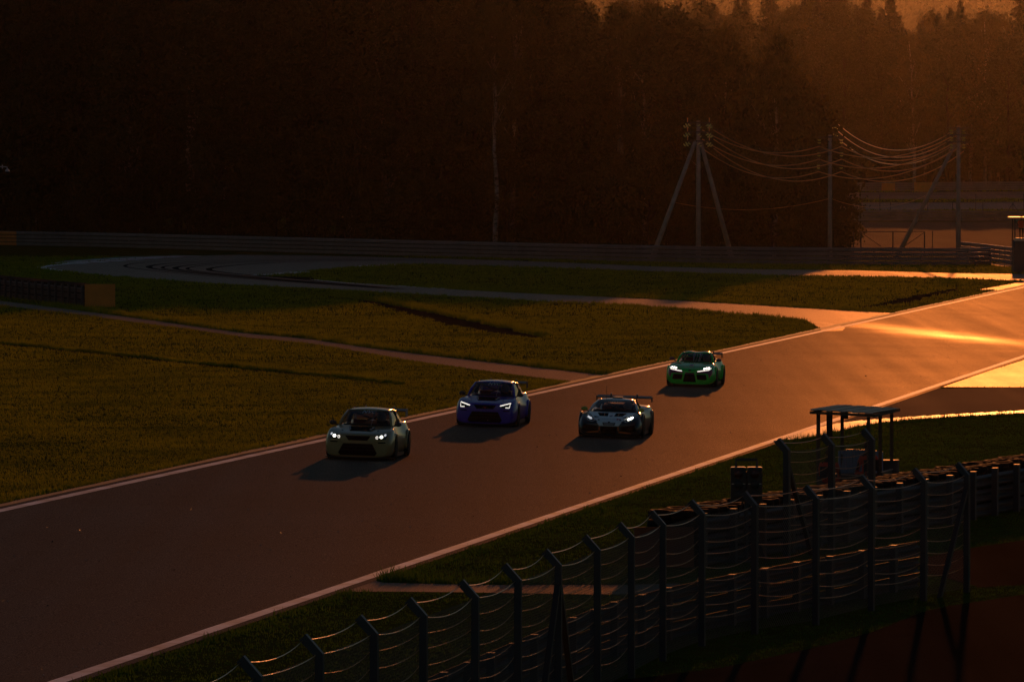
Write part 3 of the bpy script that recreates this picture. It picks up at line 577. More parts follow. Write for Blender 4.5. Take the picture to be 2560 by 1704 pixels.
# barrier along the near side of the right-hand verge
Za = 0.95-0.405
guardrail('guardrail', 'dark three-rail barrier just beyond the wire fence', [PD(x, y, 16000*(8.5-Za)/(y-400)) for x, y in ((560,1935),(860,1800),(1067,1702),(1185,1652),(1294,1606.5),(1353,1581),(1474,1529),(1559,1502),(1640,1480.6),(1730,1460),(1867,1433.5),(2043,1400),(2178,1377),(2300,1356))], 3, 0.33, 4.0, side=1, z0=0.14, postw=0.16, post_every=2, post_front=False, mats=('galv_shaded','galv_post'))
# tyre barriers: rails on posts, stacked tyres behind them, an orange board closing the end
TYRE = MB().lathe([(0.17,-.09),(0.27,-.10),(0.305,-.06),(0.305,.06),(0.27,.10),(0.17,.09),(0.155,0.0),(0.17,-.089)], n=14).mesh('tyre', True)
def tyre_barrier(label, pts, side, end_w, end_h, rows=2, layers=6, board_yaw=None, board_at=None, board_mat='orange_board'):
    pts = smooth_path(pts, 2.0); O = Vector((pts[0].x, pts[0].y, h1(*pts[0].xy))); root = thing('tyre_barrier', label, 'tyre barrier', O)
    for i in range(len(pts)-1):
        a, b = pts[i], pts[i+1]; d = (b-a).normalized(); n = Vector((-d.y, d.x, 0))*side
        for k in range(3): part('rail', rail_sec(a, b+d*0.02, n, h1(*a.xy)+0.17+k*0.36, h1(*b.xy)+0.17+k*0.36), 'galv_shaded', root, org=O)
        q = a+n*0.15; part('post', MB().box((q.x, q.y, h1(*q.xy)+0.55), (0.16, 0.14, 1.3), math.atan2(d.y, d.x)), 'galv_post', root, org=O)
    low = MB(); L = smooth_path(pts, 0.62); prof = [(0.2,-.1),(0.30,-.07),(0.30,.07),(0.2,.1)]; TYRE.materials.clear(); TYRE.materials.append(MATS['rubber'])
    for i, a in enumerate(L[:-1]):
        d = (L[i+1]-a).normalized(); n = Vector((-d.y, d.x, 0))*side
        for r_ in range(rows):
            c = a-n*(0.36+0.60*r_)+d*0.3; z = h1(*c.xy)
            for k in range(layers):
                q = c+Vector((random.uniform(-.04,.04), random.uniform(-.04,.04), 0))
                if k < layers-2 or len(L)*rows*2 > 300 and i >= 150//rows: low.lathe(prof, (q.x-O.x, q.y-O.y, z-O.z+0.10+0.205*k), n=10)
                else:
                    t = link('tyre', TYRE, None, root); t.location = (q.x-O.x, q.y-O.y, z-O.z+0.10+0.205*k); t.rotation_euler = (random.uniform(-.06,.06), random.uniform(-.06,.06), random.uniform(0,6))
    tag(part('lower_tyres', low, 'rubber', root), kind='stuff')
    c, yaw = board_at, board_yaw; z = h1(*c.xy)
    M = Matrix.Rotation(yaw, 3, 'Z'); mb = MB().box((c.x, c.y, z+end_h/2+0.03), (end_w, 0.04, end_h), M=M)
    o = part('end_board', mb, board_mat, root, org=O, label='plain board closing the end of the barrier')
    mb = MB()
    for sx in (-1, 1): q = c+M@Vector((sx*(end_w/2-0.03), 0.06, 0)); mb.box((q.x, q.y, z+end_h/2), (0.06, 0.06, end_h+0.02), M=M)
    part('board_frame', mb, 'dark_steel', root, org=O); return root
lb = [P(x, y) for x, y in ((212,765),(140,757),(60,748.5),(0,741.5),(-110,729),(-220,718))]
tyre_barrier('tyre barrier in shade at the left edge with orange end board', lb, 1, 1.75, 1.32, board_at=P(250,768.5), board_yaw=math.radians(2))
b0 = P(1742,1419); rb = [b0, b0+Vector((3.6,9.3,0)), b0+Vector((6.6,17,0)), b0+Vector((9.4,24.5,0)), b0+Vector((13.2,33.5,0))]
tyre_barrier('tyre barrier with glinting tyres beyond the wire fence, rusty orange board at its left end', rb, -1, 1.30, 0.88, board_at=P(1660,1421), board_yaw=math.radians(4), board_mat='rust_board')
# orange boards in the far haze
for px, d, w, h, lab in ((2221,1050.5,2.2,1.25,'small orange board on the farthest barrier, left of the two'), (2308,1044,2.9,1.5,'orange board standing in front of the farthest barrier, right of the two')):
    c = PD(px, 470, d); z = h1(c.x, c.y); o = thing('marker_board', lab, 'board', (c.x, c.y, z)); mb = MB().box((0,0,h/2+0.12), (w, 0.08, h)); part('panel', mb, 'orange_board', o)
    for sx in (-1, 1): part('leg', MB().box((sx*w*0.38, 0.09, h*0.45), (0.09,0.07,h*0.9)), 'dark_steel', o)

# ------------------------------------------------------------------ wire fences with cranked posts
def cranked_fence(name, label, tips, side_left=True, H=2.40, arm=(0.22, 0.24), wires=10, braces=(), mesh_fill=True, pw=0.115, wr=0.0075, seed=1):
    r = random.Random(seed); base = []
    for t in tips: base.append(Vector((t.x, t.y, h1(t.x, t.y))))
    n_ = len(base); dirs = []; nrm = []
    for i in range(n_):
        d = (base[min(i+1, n_-1)]-base[max(i-1, 0)]); d.z = 0; d.normalize(); dirs.append(d); nn = Vector((-d.y, d.x, 0)); nrm.append(nn if side_left else -nn)
    base = [b-nrm[i]*arm[0] for i, b in enumerate(base)]
    O = base[0].copy(); root = thing(name, label, 'fence', O); tops = []
    for i, b in enumerate(base):
        z = h1(b.x, b.y); el = Vector((b.x, b.y, z+H)); tp = el+nrm[i]*arm[0]+Vector((0,0,arm[1])); x = dirs[i]*pw/2; mb = MB()
        y0 = nrm[i]*pw/2
        # one cranked profile: post, elbow and arm
        a1 = (tp-el).normalized(); yy = nrm[i]*(pw/2*a1.z)-Vector((0,0,1))*(pw/2*a1.dot(nrm[i])); mid = (nrm[i]*pw/2+yy)*0.5; mid *= 1.06
        rings = [(Vector((b.x, b.y, z-0.3)), y0), (el, mid), (tp, yy)]; vs = []
        for c, y in rings: vs += [c-x-y, c+x-y, c+x+y, c-x+y]
        fs = [(3,2,1,0),(8,9,10,11)]
        for k in range(2):
            for j in range(4): p, q = k*4+j, k*4+(j+1)%4; fs.append((p, q, q+4, p+4))
        part('post', mb.add(vs, fs), 'fence_paint', root, org=O); tops.append((el, tp))
    lv = [('t', 0.82), ('t', 0.02)]+[('z', H-0.235*k) for k in range(1, wires-1)]
    for wi, (ty, q) in enumerate(lv):
        pts = []
        for i in range(n_):
            el, tp = tops[i]; f = nrm[i]*(pw/2+0.008)
            p = el.lerp(tp, q)+f*0.6 if ty == 't' else Vector((base[i].x, base[i].y, h1(*base[i].xy)+q))+f
            if i:
                a = pts[-1]; sg = r.uniform(0.05, 0.13)
                for k in range(1, 9):
                    u = k/9; m_ = a.lerp(p, u); m_.z -= sg*4*u*(1-u)*(1+0.5*(u-0.5)); pts.append(m_)
            pts.append(p)
        part('wire', MB().tube(pts, wr, 4), 'wire', root, org=O)
        if wi >= 1:                        # short barbs twisted round the strand
            bb = MB()
            for k in range(1, len(pts)-1, 1):
                for e in range(4):
                    p = pts[k].lerp(pts[k+1], e/4); a = r.uniform(0, 3.1); dv = Vector((math.cos(a)*.3, math.cos(a)*.3, math.sin(a)))*0.014; bb.beam(p-dv, p+dv, 0.006)
            tag(part('barbs', bb, 'wire', root, org=O), kind='stuff')
    if mesh_fill:                          # chain-link net, thin diagonals
        mb = MB(); pitch = 0.085
        for i in range(n_-1):
            a, b = base[i]+nrm[i]*(pw/2), base[i+1]+nrm[i+1]*(pw/2); L = (b-a).length; z0, z1 = 0.08, H-0.02; hh = z1-z0; k = -hh
            while k < L:
                for sgn in (1, -1):
                    u0, u1 = max(k, 0), min(k+hh, L)
                    if u1-u0 > 0.02:
                        v0, v1 = u0-k, u1-k
                        if sgn < 0: v0, v1 = hh-v0, hh-v1
                        pa = a.lerp(b, u0/L); pb = a.lerp(b, u1/L); mb.beam((pa.x, pa.y, h1(*pa.xy)+z0+v0), (pb.x, pb.y, h1(*pb.xy)+z0+v1), 0.0032)
                k += pitch
        tag(part('chain_link', mb, 'steel_mesh', root, org=O), kind='stuff')
    for i, outs in braces:
        b = base[i]; z = h1(b.x, b.y)
        for sgn in outs:
            f = b+dirs[i]*(sgn*1.75)+nrm[i]*0.02; part('brace', MB().beam((f.x, f.y, h1(f.x, f.y)-0.1), (b.x+dirs[i].x*sgn*0.07, b.y+dirs[i].y*sgn*0.07, z+H-0.30), 0.09), 'dark_steel', root, org=O)
    return root
ZT = 2.63-0.405
tipf = lambda px, py: PD(px, py, 16000*(8.5-ZT)/(py-400))
cranked_fence('wire_fence', 'near wire fence with cranked posts curving across the lower right', [tipf(x, y) for x, y in ((200,1795),(418,1722),(602,1655),(758,1600),(896,1551),(1021,1507),(1152,1462),(1260,1420.5),(1362,1384),(1461,1348),(1547,1316),(1627,1286),(1726,1259),(1860,1238),(2013,1222),(2152,1197),(2284,1179),(2392,1164))], braces=((8,(1,-1)),(17,(-1,))))
cranked_fence('wire_fence', 'second wire fence with thick cranked posts in front of the marshals shelter', [tipf(x, y) for x, y in ((1944,1105),(2056,1092),(2157,1079.5))], wires=9, braces=((0,(1,)),), seed=4, pw=0.14, mesh_fill=True)
# mesh fence of the paddock, far right
def plain_fence(name, label, pts, H, step, gate=None, m='dark_steel', r_=0.05, rail=True, brace_at=()):
    pts = smooth_path(pts, step); O = Vector((pts[0].x, pts[0].y, h1(*pts[0].xy))); root = thing(name, label, 'fence', O)
    for i, p in enumerate(pts):
        part('post', MB().box((p.x, p.y, h1(*p.xy)+H/2-0.1), (r_*2, r_*2, H+0.2)), m, root, org=O)
        if i in brace_at:
            for sg in (-1, 1): d = (pts[min(i+1, len(pts)-1)]-pts[max(i-1,0)]).normalized(); f = p+d*sg*1.6; part('brace', MB().beam((f.x, f.y, h1(*f.xy)), (p.x, p.y, h1(*p.xy)+H-0.15), 0.08), m, root, org=O)
    if rail:
        for z in (H-0.08, H*0.5): part('wire', MB().tube([(p.x, p.y, h1(*p.xy)+z) for p in pts], 0.014, 4), m, root, org=O)
    return root
plain_fence('mesh_fence', 'hazy fence with thin posts along the paddock barrier', [PD(x, 540, d) for x, d in ((2070,898),(2300,898),(2560,893),(2700,890))], 2.5, 4.4, brace_at=(6,))
plain_fence('mesh_fence', 'thin fence posts on the bank before the far track', [PD(x, 500, d) for x, d in ((2080,935),(2400,935),(2700,932))], 2.6, 7.0)
gp = [PD(x, 620, 556) for x in (2152,2232,2311)]; root = thing('steel_gate', 'low steel frame gate with diagonal braces behind the long barrier', 'gate', (gp[0].x, gp[0].y, 0)); O = root.location; gz = 2.32
for p in gp: part('post', MB().box((p.x, p.y, gz/2-.05), (0.11,0.11,gz+.1)), 'dark_steel', root, org=O)
part('top_rail', MB().beam((gp[0].x, gp[0].y, gz-.03), (gp[2].x, gp[2].y, gz-.03), 0.085), 'galv_post', root, org=O)
part('brace', MB().beam((gp[0].x, gp[0].y+.02, gz-.1), (gp[0].x+1.75, gp[0].y+.02, 1.0), 0.06), 'dark_steel', root, org=O); part('brace', MB().beam((gp[2].x, gp[2].y+.02, gz-.1), (gp[2].x-1.75, gp[2].y+.02, 1.0), 0.06), 'dark_steel', root, org=O)
part('lower_rail', MB().beam((gp[0].x, gp[0].y, 0.9), (gp[2].x, gp[2].y, 0.9), 0.06), 'dark_steel', root, org=O)
for px, lab in ((2134,'thin steel stake left of the frame gate'), (2331,'thin steel stake right of the frame gate')):
    p = PD(px, 620, 557); tag(link('steel_stake', MB().tube([(0,0,-.1),(0,0,2.25),(0.03,0,2.32)], [.035,.035,.02], 6).mesh('steel_stake'), 'dark_steel'), lab, 'stake').location = (p.x, p.y, h1(*p.xy))

# ------------------------------------------------------------------ power poles
def insulators(root, O, at, horiz=None, n=2, s=0.95):
    """string of glass discs hanging (or pulled along horiz) from at"""
    d = Vector(horiz).normalized() if horiz else Vector((0,0,-1)); mb = MB(); st_ = MB()
    q = d.to_track_quat('Z', 'Y').to_matrix()
    for k in range(n):
        c = Vector(at)+d*(0.22+0.24*k)*s
        pr = MB().lathe([(0.004,0.078),(0.06,0.072),(0.12,0.045),(0.165,-0.02),(0.14,-0.04),(0.05,-0.03)], n=10); mb.add([q@(Vector(v)*s)+c for v in pr.v], pr.f)
    st_.tube([Vector(at), Vector(at)+d*(0.30+0.24*n)*s], 0.018*s, 5)
    o = part('insulator', mb, 'insulator_glass', root, smooth=True, org=O); part('hanger', st_, 'dark_steel', o); o.children[0].data.transform(Matrix.Translation(-O)); return Vector(at)+d*(0.30+0.24*n)*s
def dpx(px, py, d): return PD(px, py, d)
ENDS = {}
def pole(key, label, px, d, top_py, arms, thick=0.42, legs=(), base_py=None):
    b = PD(px, 640, d); b.z = h1(b.x, b.y); top = PD(px, top_py, d); O = b.copy(); root = thing('power_pole', label, 'power pole', O)
    part('post', MB().tube([(b.x, b.y, b.z-.3), (top.x, top.y, top.z)], [thick*0.5, thick*0.36], 8), 'concrete_pole', root, smooth=True, org=O)
    for (lx, ly, dd, hy) in legs:
        f = PD(lx, ly, d+dd); f = Vector((f.x, f.y, h1(f.x, f.y)-.2)); h_ = PD(px+(lx-px)*0.06, hy, d); part('strut', MB().tube([f, h_], [thick*0.5, thick*0.36], 8), 'concrete_pole', root, smooth=True, org=O)
    for k, (py, half, xs, kind) in enumerate(arms):
        c = PD(px, py, d); sc = FPX/d; part('crossarm', MB().beam((c.x-half, c.y-.12, c.z), (c.x+half, c.y-.12, c.z), 0.11), 'dark_steel', root, org=O)
        part('brace', MB().beam((c.x-half*.8, c.y-.12, c.z), (c.x, c.y-.1, c.z-0.45), 0.05), 'dark_steel', root, org=O); part('brace', MB().beam((c.x+half*.8, c.y-.12, c.z), (c.x, c.y-.1, c.z-0.45), 0.05), 'dark_steel', root, org=O)
        for j, x in enumerate(xs):
            at = (c.x+x, c.y-.12, c.z-.05)
            ENDS[(key, k, j)] = insulators(root, O, at, None if kind == 'hang' else (0.35 if x > -0.2 else -0.5, 0.15, -0.45), 2)
        if kind != 'hang':
            for sx in (-1, 1): part('pin', MB().tube([(c.x+sx*half*.97, c.y-.12, c.z), (c.x+sx*half*.97, c.y-.12, c.z+0.42)], [.04,.05], 6), 'wire', root, org=O)
    return root
pole('A', 'power pole propped by two slanting struts, in front of the forest', 1746, 542, 302, [(307,0.95,(-0.85,-0.62,-0.1,0.62,0.85),'pull'),(330,0.95,(-0.85,-0.62,-0.1,0.62,0.85),'pull'),(353,0.95,(-0.85,-0.62,-0.1,0.62,0.85),'pull')], 0.46, legs=((1626,625,-3,352),(1832,628,3,352)))
pole('B', 'slim power pole with three wide arms right of the propped pole', 2075, 548, 337, [(343,1.05,(-0.92,0.98),'hang'),(375,1.05,(-0.95,0.98),'hang'),(406,1.05,(-1.0,0.95),'hang')], 0.42)
pole('C', 'farther power pole seen just behind the slim one', 2064, 640, 292, [(296,1.0,(-0.92,-0.2,0.62,0.85),'pull'),(314,1.0,(-0.92,-0.2,0.62,0.85),'pull'),(332,1.0,(-0.92,-0.2,0.62,0.85),'pull')], 0.42, legs=((2035,640,2,340),))
pole('D', 'dark power pole with one long slanting strut at the right', 2396, 545, 315, [(319,1.1,(-0.6,0.45),'hang'),(337,1.1,(-0.6,0.45),'hang'),(355,1.1,(-0.6,0.45),'hang')], 0.44, legs=((2236,632,2,362),))
def wire(label, a, b, sag, r=0.0448, n=26):
    pts = []
    for k in range(n+1):
        u = k/n; p = a.lerp(b, u); p.z -= sag*4*u*(1-u); pts.append(p)
    O = pts[0].copy(); o = link('power_line', MB().tube(pts, r, 6).mesh('power_line', True, O), 'cable'); o.location = O; tag(o, label, 'power line', 'power lines strung between the poles')
tn = ('top','middle','bottom')
for k in range(3):
    wire(f'{tn[k]} power line on the left arms from the propped pole to the slim pole', ENDS[('A',k,2)], ENDS[('B',k,0)], 1.15+0.1*k)
    wire(f'{tn[k]} power line on the right arms from the propped pole to the slim pole', ENDS[('A',k,4)], ENDS[('B',k,1)], 1.45+0.1*k)
    wire(f'{tn[k]} power line from the slim pole to the left insulators of the dark pole', ENDS[('B',k,0)], ENDS[('D',k,0)], 1.35)
    wire(f'{tn[k]} power line from the slim pole to the right insulators of the dark pole', ENDS[('B',k,1)], ENDS[('D',k,1)], 1.6)
    e = PD(2390, 322+18*k, 552); wire(f'{tn[k]} power line sagging right from the pole behind the slim one', ENDS[('C',k,3)], e, 2.2)
wire('low thin cable from the tripod pole to the slim pole', PD(1690,507,542), PD(2072,497,548), 0.75, 0.014); wire('low thin cable from the slim pole to the slanting strut', PD(2079,497,548), PD(2312,490,546), 0.85, 0.016)
# ------------------------------------------------------------------ race cars
mat('paint_beige', (0.36,0.255,0.10), 0.30, spec=0.5, coat=0.6, noise=0.05, nscale=3)
mat('paint_blue', (0.06,0.03,0.46), 0.28, spec=0.5, coat=0.6, noise=0.06, nscale=3)
mat('paint_white', (0.90,0.91,0.92), 0.35, spec=0.6, coat=1.0, noise=0.04, nscale=3)
mat('paint_black', (0.022,0.023,0.026), 0.30, spec=0.5, coat=0.6); mat('paint_green', (0.02,0.72,0.06), 0.26, spec=0.5, coat=0.45, noise=0.05, nscale=3)
mat('paint_maroon', (0.20,0.04,0.09), 0.32, spec=0.5, coat=0.5); mat('carbon', (0.018,0.018,0.02), 0.35, spec=0.5, coat=0.3); mat('void_black', (0.006,0.006,0.007), 0.9, spec=0.1)
mat('grille_mesh', (0.012,0.012,0.013), 0.6); mat('accent_orange', (0.55,0.15,0.02), 0.4); mat('decal_white', (0.7,0.7,0.72), 0.4); mat('decal_red', (0.45,0.03,0.04), 0.4); mat('decal_blue', (0.03,0.06,0.22), 0.4); mat('decal_yellow', (0.5,0.45,0.08), 0.4); mat('decal_black', (0.015,0.015,0.018), 0.4); mat('decal_grey', (0.35,0.33,0.34), 0.5)
mat('tyre_rubber', (0.014,0.014,0.014), 0.75, spec=0.3, noise=0.3, nscale=8); mat('rim_metal', (0.10,0.10,0.11), 0.35, metal=0.9); mat('seat_red', (0.30,0.03,0.03), 0.7); mat('cage', (0.35,0.34,0.33), 0.4); mat('interior', (0.015,0.015,0.016), 0.8)
mat('lamp_glass', (0.03,0.032,0.035), 0.06, spec=0.7, coat=1.0); mat('lamp_led', (0.8,0.8,0.8), 0.3, emit=(1.0,0.92,0.80), estr=7.0); mat('lamp_beam', (0.8,0.8,0.8), 0.3, emit=(1.0,0.97,0.80), estr=22.0); mat('lamp_soft', (0.7,0.7,0.7), 0.3, emit=(0.95,0.97,1.0), estr=3.0); mat('lamp_glare', (0.8,0.8,0.8), 0.3, emit=(1.0,0.97,0.75), estr=90.0)
glass('windscreen_glass', (0.78,0.80,0.84)); glass('side_glass', (0.72,0.72,0.72))

def eval_mesh(o):
    dg = bpy.context.evaluated_depsgraph_get(); me = bpy.data.meshes.new_from_object(o.evaluated_get(dg)); return me
def subsurf(mb, lv, name):
    me = mb.mesh(name); o = bpy.data.objects.new('tmp', me); COL.objects.link(o); m = o.modifiers.new('s', 'SUBSURF'); m.levels = lv; m.render_levels = lv
    out = eval_mesh(o); bpy.data.objects.remove(o); bpy.data.meshes.remove(me); out.polygons.foreach_set('use_smooth', [True]*len(out.polygons)); out.name = name; return out
def bvh(me): return BVHTree.FromPolygons([v.co.copy() for v in me.vertices], [tuple(p.vertices) for p in me.polygons])
def body_shell(stn, haunch=0.06):
    """stations (y, z bottom, z top centre, z top edge, half width)"""
    mb = MB(); rings = []
    for (y, zb, zt, ze, w) in stn:
        h = ze-zb; f = haunch*min(1.0, max(0.0, (y-0.9)/0.9))
        half = [(0, zb), (0.70*w, zb), (0.93*w, zb+0.02), (w, zb+0.30*h), (w*1.0, zb+0.60*h), ((0.965-f)*w, zb+0.80*h), ((0.915-f)*w, ze-0.03), ((0.86-f)*w, ze), (0.66*w, 0.6*ze+0.4*zt), (0.36*w, zt), (0, zt)]
        ring = half + [(-x, z) for x, z in half[-2:0:-1]]; o = len(mb.v); mb.v += [(x, y, z) for x, z in ring]; rings.append(list(range(o, o+len(ring))))
    n = len(rings[0])
    for a, b in zip(rings, rings[1:]):
        for k in range(n): mb.f.append((a[k], a[(k+1)%n], b[(k+1)%n], b[k]))
    mb.f.append(tuple(rings[0][::-1])); mb.f.append(tuple(rings[-1])); return subsurf(mb, 2, 'body')
def rounded(poly, r=0.0): return poly
def densify(bm, L):
    for _ in range(5):
        es = [e for e in bm.edges if e.calc_length() > L]
        if not es: break
        bmesh.ops.subdivide_edges(bm, edges=es, cuts=1, use_grid_fill=False); bmesh.ops.triangulate(bm, faces=[f for f in bm.faces if len(f.verts) > 4])
def decal(tree, poly, axis='F', off=0.008, L=0.05, thick=0.02, me_in=None, side=1, sink=0.0):
    """panel with the outline poly laid on the body. axis F: poly in (x,z) seen from the front; T: (x,y) from above; S: (y,z) from the side"""
    bm = bmesh.new()
    if me_in is None:
        vs = [bm.verts.new((p[0], p[1], 0)) for p in poly]; bm.faces.new(vs); bmesh.ops.triangulate(bm, faces=bm.faces[:])
    else: bm.from_mesh(me_in)
    densify(bm, L)
    top = bm.faces[:]
    def proj(u, v, o):
        if axis == 'F': org, d = Vector((u, -3, v)), Vector((0, 1, 0))
        elif axis == 'T': org, d = Vector((u, v, 4)), Vector((0, 0, -1))
        else: org, d = Vector((side*4, u, v)), Vector((-side, 0, 0))
        h = tree.ray_cast(org, d)
        if h[0] is None: h = tree.find_nearest(Vector((u, 0.3, v)) if axis == 'F' else Vector((u, v, 0.9)) if axis == 'T' else Vector((side*0.95, u, v)))
        n = h[1]
        if n.dot(d) > 0: n = -n
        return h[0] - d*(o*0.5) + n*(o*0.5)
    uv = {v: (v.co.x, v.co.y) for v in bm.verts}
    for v, (a, b) in uv.items(): v.co = proj(a, b, off)
    if thick:
        ret = bmesh.ops.extrude_edge_only(bm, edges=[e for e in bm.edges if e.is_boundary]); nv = [g for g in ret['geom'] if isinstance(g, bmesh.types.BMVert)]
        dv = {'F': Vector((0, thick, 0)), 'T': Vector((0, 0, -thick)), 'S': Vector((-side*thick, 0, 0))}[axis]
        for v in nv: v.co += dv
    for f in bm.faces: f.smooth = True
    me = bpy.data.meshes.new('decal'); bm.to_mesh(me); bm.free(); return me
def text_mesh(txt, size, shear=0.0):
    cu = bpy.data.curves.new('txt', 'FONT'); cu.body = txt; cu.size = size; cu.align_x = 'CENTER'; cu.align_y = 'CENTER'; cu.shear = shear; cu.resolution_u = 3; cu.space_character = 1.08
    o = bpy.data.objects.new('txt', cu); COL.objects.link(o); me = eval_mesh(o); bpy.data.objects.remove(o); return me
def lettering(tree, txt, size, u, v, axis='F', shear=0.25, off=0.014, sx=1.0, tilt=0.0):
    me = text_mesh(txt, size, shear); c, s = math.cos(tilt), math.sin(tilt)
    for w in me.vertices: x, y = w.co.x*sx, w.co.y; w.co = (u+x*c-y*s, v+x*s+y*c, 0)
    return decal(tree, None, axis, off, 0.2, 0, me)
def patch(P00, P10, P11, P01, nu=10, nv=8, bul=(0,0,0), thick=0.0):
    """curved quad between four corners, bulged by bul in the middle"""
    mb = MB(); b = Vector(bul)
    for j in range(nv+1):
        for i in range(nu+1):
            u, v = i/nu, j/nv; p = Vector(P00)*(1-u)*(1-v)+Vector(P10)*u*(1-v)+Vector(P11)*u*v+Vector(P01)*(1-u)*v
            mb.v.append(tuple(p+b*(4*u*(1-u))*(0.35+0.65*4*v*(1-v))))
    for j in range(nv):
        for i in range(nu): a = j*(nu+1)+i; mb.f.append((a, a+1, a+nu+2, a+nu+1))
    return mb
def mirror_pts(l): return [(-x, z) for x, z in l][::-1]
def make_car(c):
    loc = P(*c['at']); h0 = h1(loc.x, loc.y); root = thing('race_car', c['label'], 'race car', (loc.x, loc.y, h0+0.012), -c.get('yaw', TA)); root.rotation_euler = (0, math.atan(0.03), -c.get('yaw', TA))
    body_me = body_shell(c['stations'], c.get('haunch', 0.06)); B = bvh(body_me); body = link('body', body_me, c['paint'], root); K = c['cab']
    L = c['stations'][-1][0]
    # cabin corners (right-hand side, x > 0)
    W0 = Vector((K['wb'], K['y_base']+0.26, K['z_base'])); W1 = Vector((K['wt'], K['y_top']+0.10, K['z_top'])); R1 = Vector((K['wr'], K['y_rear'], K['z_rear'])); R0 = Vector((K['wd'], K['y_deck'], K['z_deck']))
    mx = lambda p: Vector((-p.x, p.y, p.z)); fwd = Vector((0, -0.26, 0.0))
    ws = patch(mx(W0), W0, W1, mx(W1), 14, 8, (0, -0.17, 0.03)); glass_o = part('windscreen', ws, 'windscreen_glass', root, smooth=True); WS = bvh(glass_o.data)
    roof = MB(); nu, nv = 14, 12
    for j in range(nv+1):
        for i in range(nu+1):
            u, v = i/nu, j/nv; a = mx(W1).lerp(W1, u); b = mx(R1).lerp(R1, u); p = a.lerp(b, v); cu = 4*u*(1-u); cv = 4*v*(1-v); p.z += K['crown']*(cu**0.8)*(0.45+0.55*cv)+K['arch']*cv; p.y += -0.17*cu*(1-v)*0.35
            if K.get('bubble'): p.z += K['bubble']*(math.cos((u-0.5)*math.pi*2*1.35)*-0.5-0.1)*min(1, 1.6*v+0.55)
            roof.v.append(tuple(p))
    n0 = len(roof.v)
    for j in range(nv+1):
        for i in range(nu+1): q = roof.v[j*(nu+1)+i]; roof.v.append((q[0]*0.97, q[1], q[2]-0.045))
    for j in range(nv):
        for i in range(nu): a = j*(nu+1)+i; roof.f.append((a, a+1, a+nu+2, a+nu+1)); roof.f.append((a+n0+nu+1, a+n0+nu+2, a+n0+1, a+n0))
    for i in range(nu):
        for a, fl in ((i, 0), (nv*(nu+1)+i, 1)): f = (a, a+n0, a+n0+1, a+1); roof.f.append(f if not fl else f[::-1])
    for j in range(nv):
        for a, fl in ((j*(nu+1), 1), (j*(nu+1)+nu, 0)): b_ = a+nu+1; f = (a, a+n0, b_+n0, b_); roof.f.append(f if not fl else f[::-1])
    part('roof', roof, c.get('roof_paint', c['paint']), root, smooth=True)
    part('rear_window', patch(mx(R1), R1, R0, mx(R0), 10, 6, (0, 0.10, 0.02)), 'side_glass', root, smooth=True)
    SB = Vector((K['wb']+0.03, K['y_base']+0.55, K['z_base']+0.0))
    for s in (1, -1):
        f = (lambda p: p) if s > 0 else mx
        part('side_window', patch(f(W0+Vector((0.02,0.06,0))), f(R0+Vector((0.04,-0.25,0.0))), f(R1+Vector((0.01,-0.05,-0.02))), f(W1+Vector((0.012,0.03,-0.02))), 8, 5, (s*0.03,0,0)), 'side_glass', root, smooth=True)
        part('windscreen_pillar', MB().tube([f(W0+Vector((0.015,0.02,-0.05))), f(W0.lerp(W1, .5)+Vector((0.02,-0.02,0.01))), f(W1+Vector((0,0.02,-0.01)))], [0.042,0.038,0.036], 7), c.get('roof_paint', c['paint']), root, smooth=True)
        m1, m2 = R0.lerp(W0, 0.46), R1.lerp(W1, 0.40); part('door_pillar', MB().beam(f(m1+Vector((0.03,0,0))), f(m2+Vector((0.012,0,-.02))), 0.05, 0.10), 'carbon', root)
        part('rear_pillar', patch(f(R0+Vector((0.045,-0.42,-0.03))), f(R0+Vector((0.0,0.04,-0.03))), f(R1+Vector((0,0.03,-0.01))), f(R1+Vector((0.014,-0.30,-0.015))), 3, 6, (s*0.03,0,0)), c['paint'], root, smooth=True)
        part('roof_rail', MB().tube([f(W1+Vector((0,0,-0.02))), f(W1.lerp(R1,.5)+Vector((0.012,0,K['arch']*0.75-0.015))), f(R1+Vector((0,0,-0.02)))], [0.032]*3, 6), c.get('roof_paint', c['paint']), root, smooth=True)
        # wheels
        for y in c['axles']:
            w = c['track']; wx = s*(w-0.13); r_ = c.get('wheel_r', 0.33)
            arch = [(y+(r_+0.055)*math.cos(a), r_+(r_+0.055)*math.sin(a)) for a in np.linspace(-0.5, math.pi+0.5, 18)]
            part('wheel_arch', decal(B, arch, 'S', 0.004, 0.08, 0.0, side=s), 'void_black', root)
            fl = [Vector((s*(w-0.035), y+(r_+0.075)*math.cos(a), r_+(r_+0.075)*math.sin(a))) for a in np.linspace(-0.25, math.pi+0.25, 15)]; part('fender_flare', MB().tube(fl, [0.03]+[0.045]*13+[0.03], 6), c.get('flare', c['paint']), root, smooth=True)
            wh = part('wheel', MB().lathe([(r_*0.62,-.135),(r_*0.93,-.13),(r_,-.10),(r_,.10),(r_*0.93,.13),(r_*0.62,.135)], (wx+s*0.015, y, r_-0.004), 'X', 22), 'tyre_rubber', root, smooth=True)
            rm = MB().lathe([(r_*0.62,-.05),(r_*0.66,.12),(r_*0.60,.128),(r_*0.55,.07),(r_*0.12,.05),(r_*0.10,.09),(0.01,.09)], (0,0,0), 'X', 20)
            for k in range(10): a = 2*math.pi*k/10; rm.beam((0.085, 0.05*math.cos(a), 0.05*math.sin(a)), (0.11, r_*.6*math.cos(a), r_*.6*math.sin(a)), 0.035, 0.03, up=(1,0,0))
            rm.v = [(wx+s*0.015+s*p[0], y+p[1], r_-0.004+p[2]) for p in rm.v]; part('rim', rm, 'rim_metal', wh, smooth=False)
